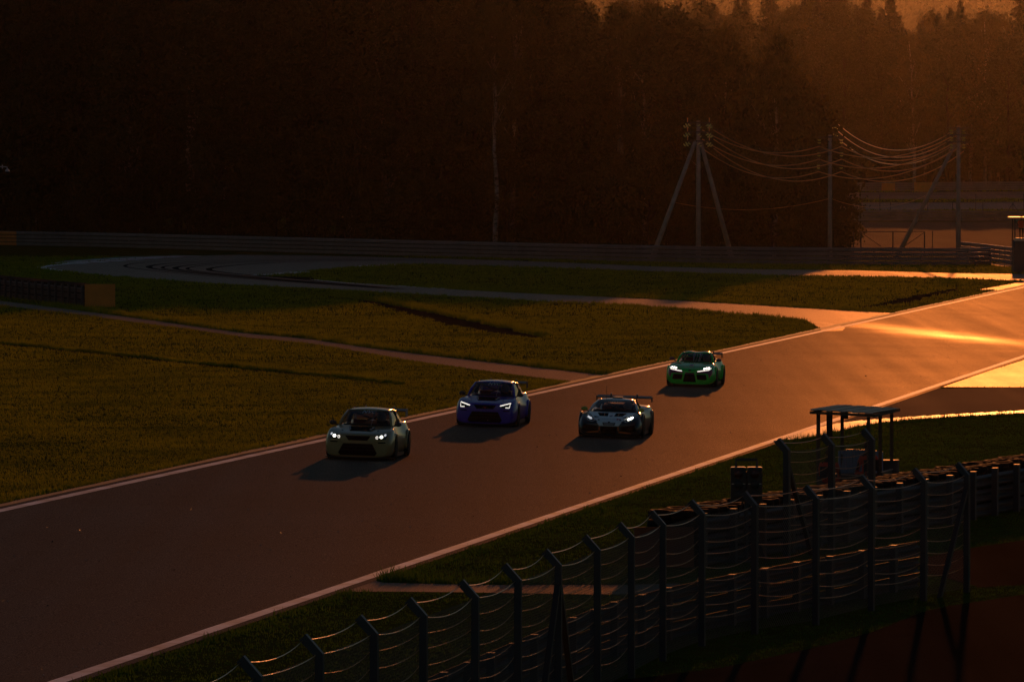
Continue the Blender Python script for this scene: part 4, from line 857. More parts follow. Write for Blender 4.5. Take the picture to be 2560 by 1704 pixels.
        # mirror
        mr = K['mirror']; mb = MB().lathe([(0.02,-.05),(0.075,-.045),(0.095,0.0),(0.085,0.05),(0.04,0.075)], (0,0,0), 'Y', 12); mb.v = [(s*(mr[0]+p[0]*1.15), mr[1]+p[1], mr[2]+p[2]*0.72) for p in mb.v]
        mo = part('mirror', mb, c.get('mirror_paint', 'carbon'), root, smooth=True); part('mirror_stalk', MB().tube([(s*(mr[0]-0.05), mr[1]+.01, mr[2]-.03), (s*(K['wb']+0.02), mr[1]+0.08, K['z_base']-0.02)], 0.018, 6), 'carbon', mo)
    # cabin interior: dash, seats, cage
    part('dashboard', MB().box((0, K['y_base']+0.62, K['z_base']-0.02), (K['wb']*1.75, 0.34, 0.10)), c.get('dash','interior'), root)
    for s, m in ((-1, 'seat_red'), (1, 'interior')): part('seat', MB().box((s*0.34, K['y_top']+0.55, K['z_base']-0.05), (0.42, 0.16, 0.36), taper=0.7), m, root)
    hh = K['z_top']-0.06; cy = K['y_top']+0.75; zb = K['z_base']-0.05
    part('roll_cage', MB().tube([(-K['wb']+.08,cy,zb),(-K['wt']+.05,cy,hh),(K['wt']-.05,cy,hh),(K['wb']-.08,cy,zb)], 0.024, 6).tube([(-K['wb']+.1,cy,zb),(K['wt']-.08,cy,hh-.03)], 0.022, 6).tube([(K['wb']-.1,cy,zb),(-K['wt']+.08,cy,hh-.03)], 0.022, 6), c.get('cage_mat', 'interior'), root, smooth=True)
    # driver: helmeted figure behind the wheel
    dr = MB().lathe([(0.03,-.13),(0.11,-.11),(0.14,-.02),(0.135,.05),(0.09,.12),(0.02,.145)], (0.33, K['y_top']+0.42, min(hh-0.12, K['z_base']+0.22)), 'Z', 12); part('driver_helmet', dr, c.get('helmet', 'decal_grey'), root, smooth=True)
    # rear wing on swan necks
    w = c['wing']; wm = MB(); prof = [(0,0),(0.05,0.028),(0.16,0.035),(0.30,0.07),(0.30,0.058),(0.16,0.008),(0.05,-0.012)]; n = len(prof)
    wm.add([(-w['half'], w['y']+a, w['z']+b) for a, b in prof]+[(w['half'], w['y']+a, w['z']+b) for a, b in prof], [(i, (i+1)%n, (i+1)%n+n, i+n) for i in range(n)]+[tuple(range(n))[::-1], tuple(range(n, 2*n))])
    wo = part('rear_wing', wm, 'carbon', root)
    for s in (-1, 1):
        part('end_plate', MB().box((s*(w['half']+0.008), w['y']+0.15, w['z']-0.03), (0.014, 0.36, w.get('plate', 0.2))), w.get('plate_mat', 'carbon'), wo)
        part('wing_neck', MB().tube([(s*0.42, w['y']-0.10, w['zf']), (s*0.42, w['y']-0.04, w['z']+0.12), (s*0.42, w['y']+0.12, w['z']+0.13), (s*0.42, w['y']+0.15, w['z']+0.03)], 0.016, 6), w.get('neck_mat', 'carbon'), wo)
    # splitter
    sp = c['splitter']; part('splitter', MB().prism([(-sp[0], 0.42), (-sp[0]*0.97, 0.16), (-sp[0]*0.72, -0.03), (0, -0.09), (sp[0]*0.72, -0.03), (sp[0]*0.97, 0.16), (sp[0], 0.42)], sp[1], sp[1]+0.022), 'carbon', root)
    part('side_skirt', MB().box((0.90*c['track']+0.01, L*0.5, 0.11), (0.06, L*0.36, 0.10)), 'carbon', root); part('side_skirt', MB().box((-0.90*c['track']-0.01, L*0.5, 0.11), (0.06, L*0.36, 0.10)), 'carbon', root)
    for (nm, poly, ax, m, off, both) in c['panels']:
        for pl in ([poly, mirror_pts(poly)] if both else [poly]): part(nm, decal(B, pl, ax, off, 0.055, 0.03), m, root)
    for (nm, subs) in c['lamps']:
        for s in (1, -1):
            q = (lambda pl: pl if s > 0 else mirror_pts(pl)); lamp = None
            for (sn, poly, m, off) in subs:
                o = part(sn, decal(B, q(poly), 'F', off, 0.05, 0.02), m if not isinstance(m, tuple) else m[0 if s > 0 else 1], root if lamp is None else lamp)
                lamp = lamp or o
    for (txt, size, u, v, ax, m, on, sx, tl) in c['text']:
        part('lettering', lettering(WS if on == 'glass' else B, txt, size, u, v, ax, off=0.012, sx=sx, tilt=tl), m, glass_o if on == 'glass' else body)
    if c.get('scoop'):
        x0, x1, ya, yb = c['scoop']; z = lambda y: B.ray_cast(Vector((0, y, 3)), Vector((0, 0, -1)))[0].z; mb = MB()
        mb.add([(-x0,ya,z(ya)-.02),(x0,ya,z(ya)-.02),(x1,yb,z(yb)-.04),(-x1,yb,z(yb)-.04),(-x0,ya+.03,z(ya)+.025),(x0,ya+.03,z(ya)+.025),(x1,yb,z(yb)+.055),(-x1,yb,z(yb)+.055)], [(3,2,1,0),(4,5,6,7),(0,1,5,4),(1,2,6,5),(2,3,7,6),(3,0,4,7)])
        o = part('bonnet_scoop', mb, 'void_black', root)
        for sx in (-1, 1): part('scoop_cheek', MB().beam((sx*x0, ya+.02, z(ya)+.02), (sx*x1, yb, z(yb)+.05), 0.045, 0.03), 'carbon', o)
    return root, body, B
def disc(x, z, rx, rz, n=12): return [(x+rx*math.cos(2*math.pi*k/n), z+rz*math.sin(2*math.pi*k/n)) for k in range(n)]
def ring_poly(poly, t):
    """thin band along an open polyline in the front view"""
    L = []; R = []
    for i, p in enumerate(poly):
        a = poly[max(i-1, 0)]; b = poly[min(i+1, len(poly)-1)]; dx, dz = b[0]-a[0], b[1]-a[1]; q = math.hypot(dx, dz); nx_, nz = -dz/q*t/2, dx/q*t/2; L.append((p[0]+nx_, p[1]+nz)); R.append((p[0]-nx_, p[1]-nz))
    return L+R[::-1]
HATCH_ST = [(0.0,0.11,0.69,0.66,0.80),(0.02,0.09,0.72,0.69,0.86),(0.07,0.085,0.745,0.72,0.915),(0.20,0.08,0.78,0.76,0.965),(0.45,0.08,0.82,0.84,1.0),(0.70,0.08,0.86,0.885,1.01),(0.95,0.08,0.875,0.895,1.0),(1.20,0.09,0.905,0.91,0.965),(1.50,0.10,0.935,0.94,0.93),(2.1,0.10,0.95,0.96,0.905),(2.8,0.10,0.96,0.97,0.915),(3.15,0.10,0.97,0.98,0.965),(3.5,0.10,0.98,0.99,1.0),(3.85,0.11,0.99,0.99,0.985),(4.15,0.14,1.0,0.99,0.93),(4.36,0.22,0.95,0.92,0.84),(4.42,0.30,0.86,0.84,0.72)]
HATCH_CAB = dict(wb=0.745, y_base=1.10, z_base=0.925, wt=0.60, y_top=1.95, z_top=1.335, wr=0.57, y_rear=3.50, z_rear=1.295, wd=0.66, y_deck=4.05, z_deck=1.0, crown=0.06, arch=0.035, mirror=(0.95, 1.40, 0.99))
def hatch_panels(accent):
    return [('upper_grille', [(-0.37,0.69),(0.37,0.69),(0.27,0.56),(-0.27,0.56)], 'F', 'void_black', 0.006, False),
        ('lower_intake', [(-0.42,0.47),(0.42,0.47),(0.56,0.20),(0.50,0.13),(-0.50,0.13),(-0.56,0.20)], 'F', 'void_black', 0.006, False),
        ('intake_bar', [(-0.44,0.40),(0.44,0.40),(0.45,0.385),(-0.45,0.385)], 'F', 'grille_mesh', 0.014, False), ('intake_bar', [(-0.50,0.30),(0.50,0.30),(0.51,0.285),(-0.51,0.285)], 'F', 'grille_mesh', 0.014, False),
        ('bumper_slot', [(0.58,0.52),(0.80,0.53),(0.80,0.50),(0.60,0.49)], 'F', 'void_black', 0.006, True), ('bumper_crease', [(0.45,0.545),(0.88,0.565),(0.88,0.55),(0.45,0.53)], 'F', accent, 0.016, True),
        ('corner_blade', [(0.62,0.26),(0.90,0.265),(0.90,0.25),(0.62,0.24)], 'F', accent, 0.018, True),
        ('bonnet_pin', disc(0.52,0.45,0.025,0.025,8), 'T', 'carbon', 0.012, True)]
HL = [(0.47,0.655),(0.80,0.765),(0.85,0.71),(0.80,0.60),(0.56,0.595)]
car1 = make_car(dict(at=(893,1150), yaw=math.radians(7.2), label='beige hatchback race car with four bright round lamps, nearest of the four', stations=HATCH_ST, cab=HATCH_CAB, paint='paint_beige', axles=(0.88,3.5), track=0.985,
    wing=dict(half=0.77, y=4.18, z=1.25, zf=1.0, plate=0.22, plate_mat='decal_grey', neck_mat='decal_grey'), splitter=(0.99,0.06), scoop=(0.28,0.36,0.40,0.80), panels=hatch_panels('paint_beige'),
    lamps=[('headlight', [('headlight', HL, 'lamp_glass', 0.008), ('main_beam', disc(0.68,0.672,0.046,0.040), 'lamp_beam', 0.018), ('side_lamp', disc(0.775,0.72,0.028,0.030), 'lamp_soft', 0.018), ('inner_lamp', ring_poly(disc(0.555,0.652,0.032,0.034,10), 0.016), 'lamp_led', 0.018)])],
    text=[('NVC', 0.115, 0.03, 1.30, 'F', 'decal_white', 'glass', 1.6, 0.0)]))
car2 = make_car(dict(at=(1211,1066), yaw=math.radians(7.7), label='dark blue hatchback race car with angular outlined lights behind the beige one', stations=HATCH_ST, cab=HATCH_CAB, paint='paint_blue', axles=(0.88,3.5), track=0.985,
    wing=dict(half=0.77, y=4.18, z=1.25, zf=1.0, plate=0.22), splitter=(0.99,0.06), scoop=(0.28,0.36,0.40,0.80), panels=hatch_panels('paint_blue')+[('emblem', [(-0.055,0.645),(-0.02,0.635),(0,0.605),(0.02,0.635),(0.055,0.645),(0.03,0.60),(0.012,0.575),(-0.012,0.575),(-0.03,0.60)], 'F', 'decal_red', 0.012, False), ('fog_lamp', disc(0.10,0.20,0.02,0.02,8), 'F', 'decal_grey', 0.012, False)],
    lamps=[('headlight', [('headlight', HL, 'lamp_glass', 0.008), ('light_strip', ring_poly([(0.49,0.668),(0.81,0.752),(0.785,0.615),(0.67,0.618)], 0.024), 'lamp_led', 0.018)])],
    text=[('NVC', 0.115, 0.03, 1.30, 'F', 'decal_white', 'glass', 1.6, 0.0)]))
GT_ST = [(0.0,0.10,0.46,0.43,0.74),(0.03,0.08,0.49,0.46,0.83),(0.10,0.07,0.53,0.51,0.91),(0.28,0.07,0.59,0.61,0.98),(0.55,0.07,0.65,0.70,1.01),(0.92,0.07,0.72,0.76,1.02),(1.20,0.08,0.78,0.77,0.97),(1.6,0.08,0.80,0.78,0.93),(2.3,0.08,0.80,0.80,0.92),(2.8,0.08,0.84,0.84,0.96),(3.2,0.08,0.92,0.88,1.01),(3.6,0.08,0.94,0.90,1.03),(4.0,0.10,0.92,0.90,1.01),(4.35,0.20,0.88,0.86,0.96),(4.46,0.32,0.82,0.80,0.86)]
GT_CAB = dict(wb=0.76, y_base=0.98, z_base=0.79, wt=0.56, y_top=1.95, z_top=1.105, wr=0.50, y_rear=2.75, z_rear=1.10, wd=0.56, y_deck=3.75, z_deck=0.93, crown=0.045, arch=0.02, mirror=(0.90, 1.02, 0.86))
hood = [(-0.60,0.755),(0.60,0.755),(0.57,0.66),(0.31,0.385),(-0.31,0.385),(-0.57,0.66)]
car3 = make_car(dict(at=(1521,1095), yaw=math.radians(7.2), label='low white and black racing coupe with orange nose accents and huge rear wing', stations=GT_ST, cab=GT_CAB, paint='paint_black', roof_paint='paint_white', mirror_paint='decal_yellow', haunch=0.02, axles=(0.92,3.56), track=1.01,
    wing=dict(half=0.88, y=4.22, z=1.10, zf=0.88, plate=0.16), splitter=(1.0,0.05),
    panels=[('bonnet_panel', [(-0.74,1.16),(0.74,1.16),(0.68,0.75),(0.47,0.18),(0.33,0.03),(-0.33,0.03),(-0.47,0.18),(-0.68,0.75)], 'T', 'paint_white', 0.008, False), ('nose_panel', [(-0.40,0.50),(0.40,0.50),(0.31,0.37),(-0.31,0.37)], 'F', 'paint_white', 0.009, False),
        ('bonnet_vent', [(0.12,0.94),(0.46,0.94),(0.36,0.56),(0.10,0.56)], 'T', 'void_black', 0.016, True), ('vent_rib', [(0.22,0.94),(0.245,0.94),(0.225,0.58),(0.205,0.58)], 'T', 'accent_orange', 0.026, True),
        ('plate', [(-0.21,0.475),(0.21,0.475),(0.17,0.395),(-0.17,0.395)], 'F', 'decal_black', 0.018, False), ('plate_inset', [(-0.17,0.462),(0.17,0.462),(0.14,0.408),(-0.14,0.408)], 'F', 'decal_grey', 0.026, False), ('emblem', [(-0.032,0.50),(0.032,0.50),(0.026,0.47),(0,0.45),(-0.026,0.47)], 'F', 'decal_black', 0.03, False),
        ('sponsor_patch', disc(0.0,0.56,0.05,0.045), 'T', 'decal_blue', 0.016, False), ('nose_tri', [(0.36,0.42),(0.52,0.50),(0.50,0.34)], 'T', 'decal_black', 0.016, True), ('nose_mark', disc(0.34,0.16,0.035,0.035,8), 'T', 'decal_black', 0.016, True),
        ('sponsor_mark', [(0.20,0.30),(0.235,0.30),(0.27,0.25),(0.33,0.27),(0.35,0.25),(0.28,0.21),(0.24,0.165),(0.215,0.18),(0.235,0.24)], 'T', 'decal_red', 0.016, False),
        ('centre_intake', [(-0.27,0.355),(0.27,0.355),(0.24,0.14),(-0.24,0.14)], 'F', 'void_black', 0.006, False), ('side_intake', [(0.38,0.37),(0.80,0.42),(0.86,0.25),(0.60,0.16),(0.36,0.22)], 'F', 'void_black', 0.006, True),
        ('accent_blade', [(0.275,0.35),(0.315,0.36),(0.32,0.23),(0.29,0.22)], 'F', 'accent_orange', 0.02, True), ('accent_lip', [(0.32,0.22),(0.66,0.185),(0.72,0.15),(0.60,0.145),(0.32,0.165)], 'F', 'accent_orange', 0.02, True)],
    lamps=[('headlight', [('headlight', [(0.46,0.52),(0.52,0.60),(0.74,0.685),(0.78,0.65),(0.68,0.535),(0.54,0.49)], 'lamp_glass', 0.008), ('lamp_border', ring_poly([(0.50,0.585),(0.47,0.52),(0.55,0.495),(0.68,0.54),(0.78,0.655)], 0.016), 'decal_white', 0.014), ('main_beam', [(0.555,0.565),(0.585,0.605),(0.71,0.655),(0.72,0.62),(0.62,0.565)], ('lamp_glare','lamp_soft'), 0.02)])],
    text=[('TERAPLAN', 0.085, -0.06, 0.24, 'T', 'decal_black', 'body', 1.15, 0.0), ('6', 0.16, 0.0, 0.70, 'T', 'decal_red', 'body', 1.0, 0.0), ('NVC', 0.085, 0.05, 1.075, 'F', 'decal_white', 'glass', 1.8, 0.0)]))
SU_ST = [(0.0,0.11,0.60,0.55,0.62),(0.03,0.09,0.64,0.60,0.73),(0.10,0.085,0.68,0.65,0.81),(0.28,0.08,0.73,0.73,0.89),(0.55,0.08,0.79,0.80,0.93),(0.95,0.08,0.85,0.86,0.94),(1.30,0.09,0.89,0.87,0.90),(1.70,0.09,0.92,0.88,0.86),(2.4,0.09,0.92,0.90,0.85),(2.9,0.09,0.93,0.93,0.89),(3.3,0.09,0.95,0.95,0.94),(3.6,0.09,0.97,0.95,0.95),(3.95,0.12,0.99,0.95,0.92),(4.25,0.20,0.98,0.94,0.84),(4.36,0.32,0.92,0.88,0.72)]
SU_CAB = dict(wb=0.68, y_base=1.50, z_base=0.905, wt=0.54, y_top=2.20, z_top=1.205, wr=0.48, y_rear=3.05, z_rear=1.19, wd=0.52, y_deck=3.95, z_deck=0.97, crown=0.05, arch=0.03, bubble=0.045, mirror=(0.90, 1.80, 0.98))
car4 = make_car(dict(at=(1723,967), yaw=math.radians(8.2), label='bright green sports coupe race car, farthest of the four', stations=SU_ST, cab=SU_CAB, paint='paint_green', mirror_paint='paint_maroon', dash='paint_maroon', axles=(0.95,3.42), track=0.94,
    wing=dict(half=0.74, y=4.12, z=1.12, zf=0.97, plate=0.2), splitter=(0.92,0.07),
    panels=[('centre_intake', [(-0.17,0.53),(0.17,0.53),(0.25,0.18),(-0.25,0.18)], 'F', 'void_black', 0.006, False), ('intake_bar', [(-0.17,0.50),(0.17,0.50),(0.175,0.47),(-0.175,0.47)], 'F', 'paint_maroon', 0.014, False),
        ('side_intake', [(0.26,0.47),(0.62,0.475),(0.66,0.30),(0.60,0.265),(0.30,0.28)], 'F', 'void_black', 0.012, True), ('cheek_panel', [(0.24,0.56),(0.32,0.60),(0.84,0.66),(0.84,0.50),(0.74,0.33),(0.70,0.50),(0.60,0.51),(0.28,0.50)], 'F', 'paint_maroon', 0.008, True),
        ('bonnet_vent', [(-0.42,1.44),(0.42,1.44),(0.34,1.30),(-0.34,1.30)], 'T', 'void_black', 0.012, False), ('side_vent', [(0.42,0.80),(0.70,0.98),(0.66,1.06),(0.44,0.90)], 'T', 'void_black', 0.012, True), ('bonnet_seam', [(-0.60,0.36),(0.60,0.36),(0.60,0.35),(-0.60,0.35)], 'T', 'decal_black', 0.009, False),
        ('emblem', disc(0,0.615,0.055,0.028), 'F', 'decal_black', 0.012, False), ('roundel', disc(0,0.62,0.09,0.09), 'T', 'decal_grey', 0.012, False), ('roundel_core', disc(0,0.62,0.05,0.05), 'T', 'decal_blue', 0.018, False), ('lower_lip', [(0.27,0.245),(0.66,0.235),(0.66,0.21),(0.27,0.215)], 'F', 'paint_green', 0.016, True)],
    lamps=[('headlight', [('headlight', [(0.30,0.575),(0.40,0.65),(0.62,0.745),(0.78,0.75),(0.76,0.64)], 'lamp_glass', 0.012), ('light_strip', ring_poly([(0.30,0.585),(0.52,0.615),(0.72,0.645),(0.78,0.715)], 0.026), 'lamp_led', 0.022), ('projector', disc(0.54,0.685,0.030,0.032,10), 'lamp_beam', 0.022), ('projector', disc(0.62,0.705,0.030,0.032,10), 'lamp_beam', 0.022), ('projector', disc(0.70,0.715,0.030,0.032,10), 'lamp_beam', 0.022)])],
    text=[('TERAPLAN', 0.12, -0.05, 1.0, 'T', 'decal_yellow', 'body', 1.25, 0.0), ('84', 0.17, -0.42, 1.08, 'F', 'decal_yellow', 'glass', 1.1, 0.0), ('NVC', 0.10, 0.05, 1.185, 'F', 'decal_white', 'glass', 1.6, 0.0)]))
# small fittings that differ
part('aerial', MB().tube([(-0.33,2.1,1.13),(-0.34,2.12,1.55)], 0.006, 5), 'dark_steel', car3[0]); part('roof_scoop', MB().prism([(-0.16,2.3),(0.16,2.3),(0.12,2.9),(-0.12,2.9)], 1.12, 1.20), 'carbon', car3[0])
part('aerial', MB().tube([(0.1,3.1,1.40),(0.1,3.12,1.47)], 0.01, 5), 'wire', car2[0])
# ------------------------------------------------------------------ marshals' shelter, people, signals
mat('timber', (0.10,0.075,0.05), 0.8, noise=0.3, nscale=2, stretch=(0,(6,0.6,6))); mat('roof_sheet', (0.42,0.30,0.22), 0.42, metal=0.3, noise=0.15, nscale=1.0)
mat('shelter_board', (0.05,0.055,0.06), 0.6, noise=0.2, nscale=2); mat('edge_trim', (0.45,0.42,0.38), 0.35, metal=0.6)
mat('vest_orange', (0.75,0.07,0.02), 0.7, noise=0.1, nscale=6); mat('dark_cloth', (0.02,0.021,0.025), 0.85); mat('skin', (0.30,0.17,0.12), 0.6); mat('hair', (0.02,0.015,0.01), 0.6)
mat('blue_sheet', (0.20,0.32,0.48), 0.4, noise=0.1, nscale=2); mat('signal_case', (0.02,0.018,0.018), 0.5); mat('signal_red', (0.06,0.008,0.006), 0.3); mat('camera_white', (0.45,0.50,0.55), 0.4); mat('dark_dome', (0.02,0.02,0.022), 0.08, spec=0.8)
ZR = 1.90
FL, FR_, BL, BR = P(2027,1025,ZR), P(2184,1034,ZR), P(2093.5,1011,ZR), P(2273,1018.6,ZR)
BR = FR_+(BL-FL)
U, Vv = FR_-FL, BL-FL; gz = h1(FL.x, FL.y)
sh = thing('marshal_shelter', 'open timber marshals shelter with flat corrugated roof right of the straight', 'shelter', Vector((FL.x, FL.y, gz))); O = sh.location
at = lambda u, v, z: FL+U*u+Vv*v+Vector((0,0,z-ZR))
nsh = 9
for k in range(nsh):           # corrugated roof sheets laid side by side
    mb = MB(); prof = []
    for j in range(9): a = j/8; prof.append((k+a*1.02)/nsh)
    vs = []; 
    for e, (vv) in enumerate((-0.03, 1.03)):
        for j, u in enumerate(prof): vs.append(at(u, vv, ZR+0.02+0.018*math.cos(j*math.pi)+0.012*(k % 2)+(-0.04 if e else 0)))
    for e, (vv) in enumerate((-0.03, 1.03)):
        for j, u in enumerate(prof): vs.append(at(u, vv, ZR+0.012+0.018*math.cos(j*math.pi)+0.012*(k % 2)+(-0.04 if e else 0)))
    m_ = 9; fs = [(j, j+1, j+1+m_, j+m_) for j in range(8)]+[(j+2*m_+m_, j+1+2*m_+m_, j+1+2*m_, j+2*m_) for j in range(8)]+[(j, j+2*m_, j+1+2*m_, j+1) for j in range(8)]+[(j+m_, j+1+m_, j+1+3*m_, j+3*m_) for j in range(8)]
    part('roof_sheet', mb.add(vs, fs), 'roof_sheet', sh, org=O)
for u0, v0, u1, v1 in ((0,0,1,0),(0,1,1,1),(0,0,0,1),(1,0,1,1)): part('roof_beam', MB().beam(at(u0,v0,ZR-.06), at(u1,v1,ZR-.045), 0.06, 0.07), 'timber', sh, org=O)
for (u, v, w) in ((0.1,0.05,0.10),(0.9,0.05,0.09),(0.1,0.95,0.09),(0.9,0.95,0.09),(0.1,0.5,0.11),(0.9,0.5,0.09)): p = at(u, v, 0); part('post', MB().beam((p.x, p.y, gz-.2), (p.x, p.y, ZR-.1), w), 'timber', sh, org=O)
for k, (u0, v0, u1, v1, z) in enumerate(((0.1,0.03,0.9,0.03,0.62),(0.1,0.97,0.9,0.97,0.66),(0.08,0.05,0.08,0.95,0.62),(0.92,0.5,0.92,0.95,0.64))):
    a, b = at(u0,v0,0), at(u1,v1,0); part('side_board', MB().beam((a.x,a.y,gz+z/2), (b.x,b.y,gz+z/2), 0.03, z), 'shelter_board', sh, org=O); part('board_cap', MB().beam((a.x,a.y,gz+z+.012), (b.x,b.y,gz+z+.012), 0.06, 0.022), 'edge_trim', sh, org=O)
p = at(0.15, 0.35, 1.3); part('notice_board', MB().box((p.x, p.y, gz+1.85), (0.16, 0.04, 0.72)), 'dark_cloth', sh, org=O)
p = at(0.22, 0.75, 1.3); part('lamp_box', MB().box((p.x, p.y, gz+2.08), (0.20, 0.16, 0.26)), 'dark_steel', sh, org=O)
def person(label, loc, rz, joints, radii, edges, vest=True, head=None, cap='hair', root_i=0):
    """body grown over a skeleton as one surface; clothing and cap are children"""
    me = bpy.data.meshes.new('person'); bm = bmesh.new(); ly = bm.verts.layers.skin.verify(); vs = [bm.verts.new(j) for j in joints]
    for v, r in zip(vs, radii): v[ly].radius = (r, r*0.85)
    vs[root_i][ly].use_root = True
    for a, b in edges: bm.edges.new((vs[a], vs[b]))
    bm.to_mesh(me); bm.free(); t = bpy.data.objects.new('tmp', me); COL.objects.link(t); t.modifiers.new('k', 'SKIN').use_smooth_shade = True; s = t.modifiers.new('s', 'SUBSURF'); s.levels = 2; s.render_levels = 2
    out = eval_mesh(t); bpy.data.objects.remove(t); out.name = 'person'; o = link('person', out, 'dark_cloth'); o.location = loc; o.rotation_euler = (0,0,rz); tag(o, label, 'person')
    out.materials.append(MATS['vest_orange']); out.materials.append(MATS['skin'])
    hx = joints[head]
    for f in out.polygons:
        c = f.center
        if c.z > hx[2]-0.10: f.material_index = 2
    # vest: the torso part of the surface, set slightly proud
    bm = bmesh.new(); bm.from_mesh(out); bm.normal_update(); zl, zh = joints[0][2]-0.02, joints[2][2]+0.05
    bmesh.ops.delete(bm, geom=[f for f in bm.faces if not (zl < f.calc_center_median().z < zh and abs(f.calc_center_median().x) < 0.27)], context='FACES')
    for v in bm.verts: v.co += v.normal*0.012
    for f in bm.faces: f.material_index = 0; f.smooth = True
    vm = bpy.data.meshes.new('vest'); bm.to_mesh(vm); bm.free(); link('vest', vm, 'vest_orange', o)
    cp = MB().lathe([(0.105,-.01),(0.112,.03),(0.10,.085),(0.06,.125),(0.01,.135)], (hx[0], hx[1], hx[2]+0.01), 'Z', 14); part('cap', cp, cap, o, smooth=True)
    # face: nose, brow, ears so the head reads from the side
    fc = MB().lathe([(0.012,-.03),(0.02,0),(0.012,.03)], (hx[0], hx[1]-0.105, hx[2]-.02), 'Z', 8); part('nose', fc, 'skin', o, smooth=True)
    for s_ in (-1, 1): part('ear', MB().lathe([(0.01,-.012),(0.03,0),(0.01,.012)], (hx[0]+s_*0.098, hx[1]+0.005, hx[2]-.015), 'X', 8), 'skin', o, smooth=True)
    # hands resting on the knees: palm, four fingers and a thumb
    return o
def hands(o, wrists, fwd=(0,-1,0)):
    for sx, w in wrists:
        w = Vector(w); f = Vector(fwd).normalized(); s_ = Vector((-f.y, f.x, 0))*sx; hm = MB(); hm.tube([w, w+f*0.05, w+f*0.09], [0.026,0.036,0.034], 8)
        for k, L in enumerate((0.062,0.075,0.070,0.055)): b = w+f*0.085+s_*(-0.027+0.018*k); hm.tube([b, b+f*L*.55+Vector((0,0,-.006)), b+f*L*.9+Vector((0,0,-.028))], [0.0095,0.009,0.007], 6)
        b = w+f*0.03-s_*0.03; hm.tube([b, b+f*0.03-s_*0.022, b+f*0.062-s_*0.026+Vector((0,0,-.008))], [0.011,0.010,0.008], 6); part('hand', hm, 'skin', o, smooth=True)
# seated pose, local -y is forward
SJ = [(0,0,0.50),(0,0.03,0.72),(0,0.02,0.93),(0,-0.01,1.06),(0,-0.03,1.20), (0.20,0.02,0.93),(0.27,-0.03,0.68),(0.20,-0.26,0.58), (-0.20,0.02,0.93),(-0.27,-0.03,0.68),(-0.20,-0.26,0.58), (0.11,-0.02,0.49),(0.14,-0.44,0.50),(0.14,-0.46,0.09),(0.14,-0.60,0.05), (-0.11,-0.02,0.49),(-0.14,-0.44,0.50),(-0.14,-0.46,0.09),(-0.14,-0.60,0.05)]
SR = [0.16,0.155,0.15,0.055,0.105, 0.07,0.052,0.036, 0.07,0.052,0.036, 0.095,0.065,0.045,0.04, 0.095,0.065,0.045,0.04]
SE = [(0,1),(1,2),(2,3),(3,4),(2,5),(5,6),(6,7),(2,8),(8,9),(9,10),(0,11),(11,12),(12,13),(13,14),(0,15),(15,16),(16,17),(17,18)]
def chair(loc, rz, h, label):
    c = thing('folding_chair', label, 'chair', loc, rz); part('seat', MB().box((0,0.0,h), (0.42,0.42,0.04)), 'dark_cloth', c); part('backrest', MB().box((0,0.21,h+0.33), (0.42,0.03,0.30)), 'dark_cloth', c)
    for sx in (-1,1):
        for sy in (-1,1): part('leg', MB().beam((sx*.19, sy*.19, -0.01), (sx*.18, sy*.18, h-.02), 0.028), 'dark_steel', c)
        part('back_post', MB().beam((sx*.19,.20,h), (sx*.19,.22,h+0.48), 0.026), 'dark_steel', c)
p1 = PD(2073, 1200, 167.6); z1 = h1(p1.x, p1.y); rz1 = math.radians(165)
o = person('seated marshal in an orange vest and dark cap at the left of the shelter', (p1.x, p1.y, z1-0.03), rz1, SJ, SR, SE, head=4); hands(o, ((1, (0.20,-0.27,0.575)), (-1, (-0.20,-0.27,0.575)))); chair((p1.x, p1.y, z1), rz1, 0.38, 'dark folding chair under the left marshal')
p2 = PD(2170, 1200, 168.4); z2 = h1(p2.x, p2.y); rz2 = math.radians(200)
SJ2 = [(x, y, z+0.14 if z > 0.3 else z) for x, y, z in SJ]
o = person('bigger seated marshal in an orange vest at the right of the shelter', (p2.x, p2.y, z2-0.03), rz2, SJ2, SR, SE, head=4); hands(o, ((1, (0.20,-0.27,0.715)), (-1, (-0.20,-0.27,0.715)))); chair((p2.x, p2.y, z2), rz2, 0.52, 'tall dark folding chair under the right marshal')
# pale blue ribbed sheet leaning behind the marshals
bs = PD(2152, 1160, 170.2); bz = h1(bs.x, bs.y); root = thing('ribbed_sheet', 'pale blue ribbed plastic sheet propped behind the marshals', 'sheet', (bs.x, bs.y, bz))
mb = MB(); nn_ = 30; pr = [(-0.60+1.2*j/nn_, 0.02*math.cos(j*math.pi)) for j in range(nn_+1)]; H0 = 1.02
for z, t in ((0.55, 0.0), (H0+0.16, 0.09)): mb.v += [(x, y+t, z-(0.12*abs(x+0.1)**1.5 if z > 0.6 else 0)) for x, y in pr]
for z, t in ((0.55, 0.0), (H0+0.16, 0.09)): mb.v += [(x, y+t+0.012, z-(0.12*abs(x+0.1)**1.5 if z > 0.6 else 0)) for x, y in pr]
m_ = nn_+1; mb.f += [(j, j+1, j+1+m_, j+m_) for j in range(nn_)]+[(j+3*m_, j+1+3*m_, j+1+2*m_, j+2*m_) for j in range(nn_)]+[(j+m_, j+1+m_, j+1+3*m_, j+3*m_) for j in range(nn_)]
part('panel', mb, 'blue_sheet', root)
for x in (-0.5, 0.5): part('leg', MB().beam((x, 0.05, -.02), (x, 0.06, 1.05), 0.04), 'dark_steel', root)
for k, x in enumerate((-0.30, -0.05, 0.22)): part('clip', MB().box((x, 0.09, H0+0.15-0.01*k), (0.18,0.05,0.03)), 'edge_trim', root)
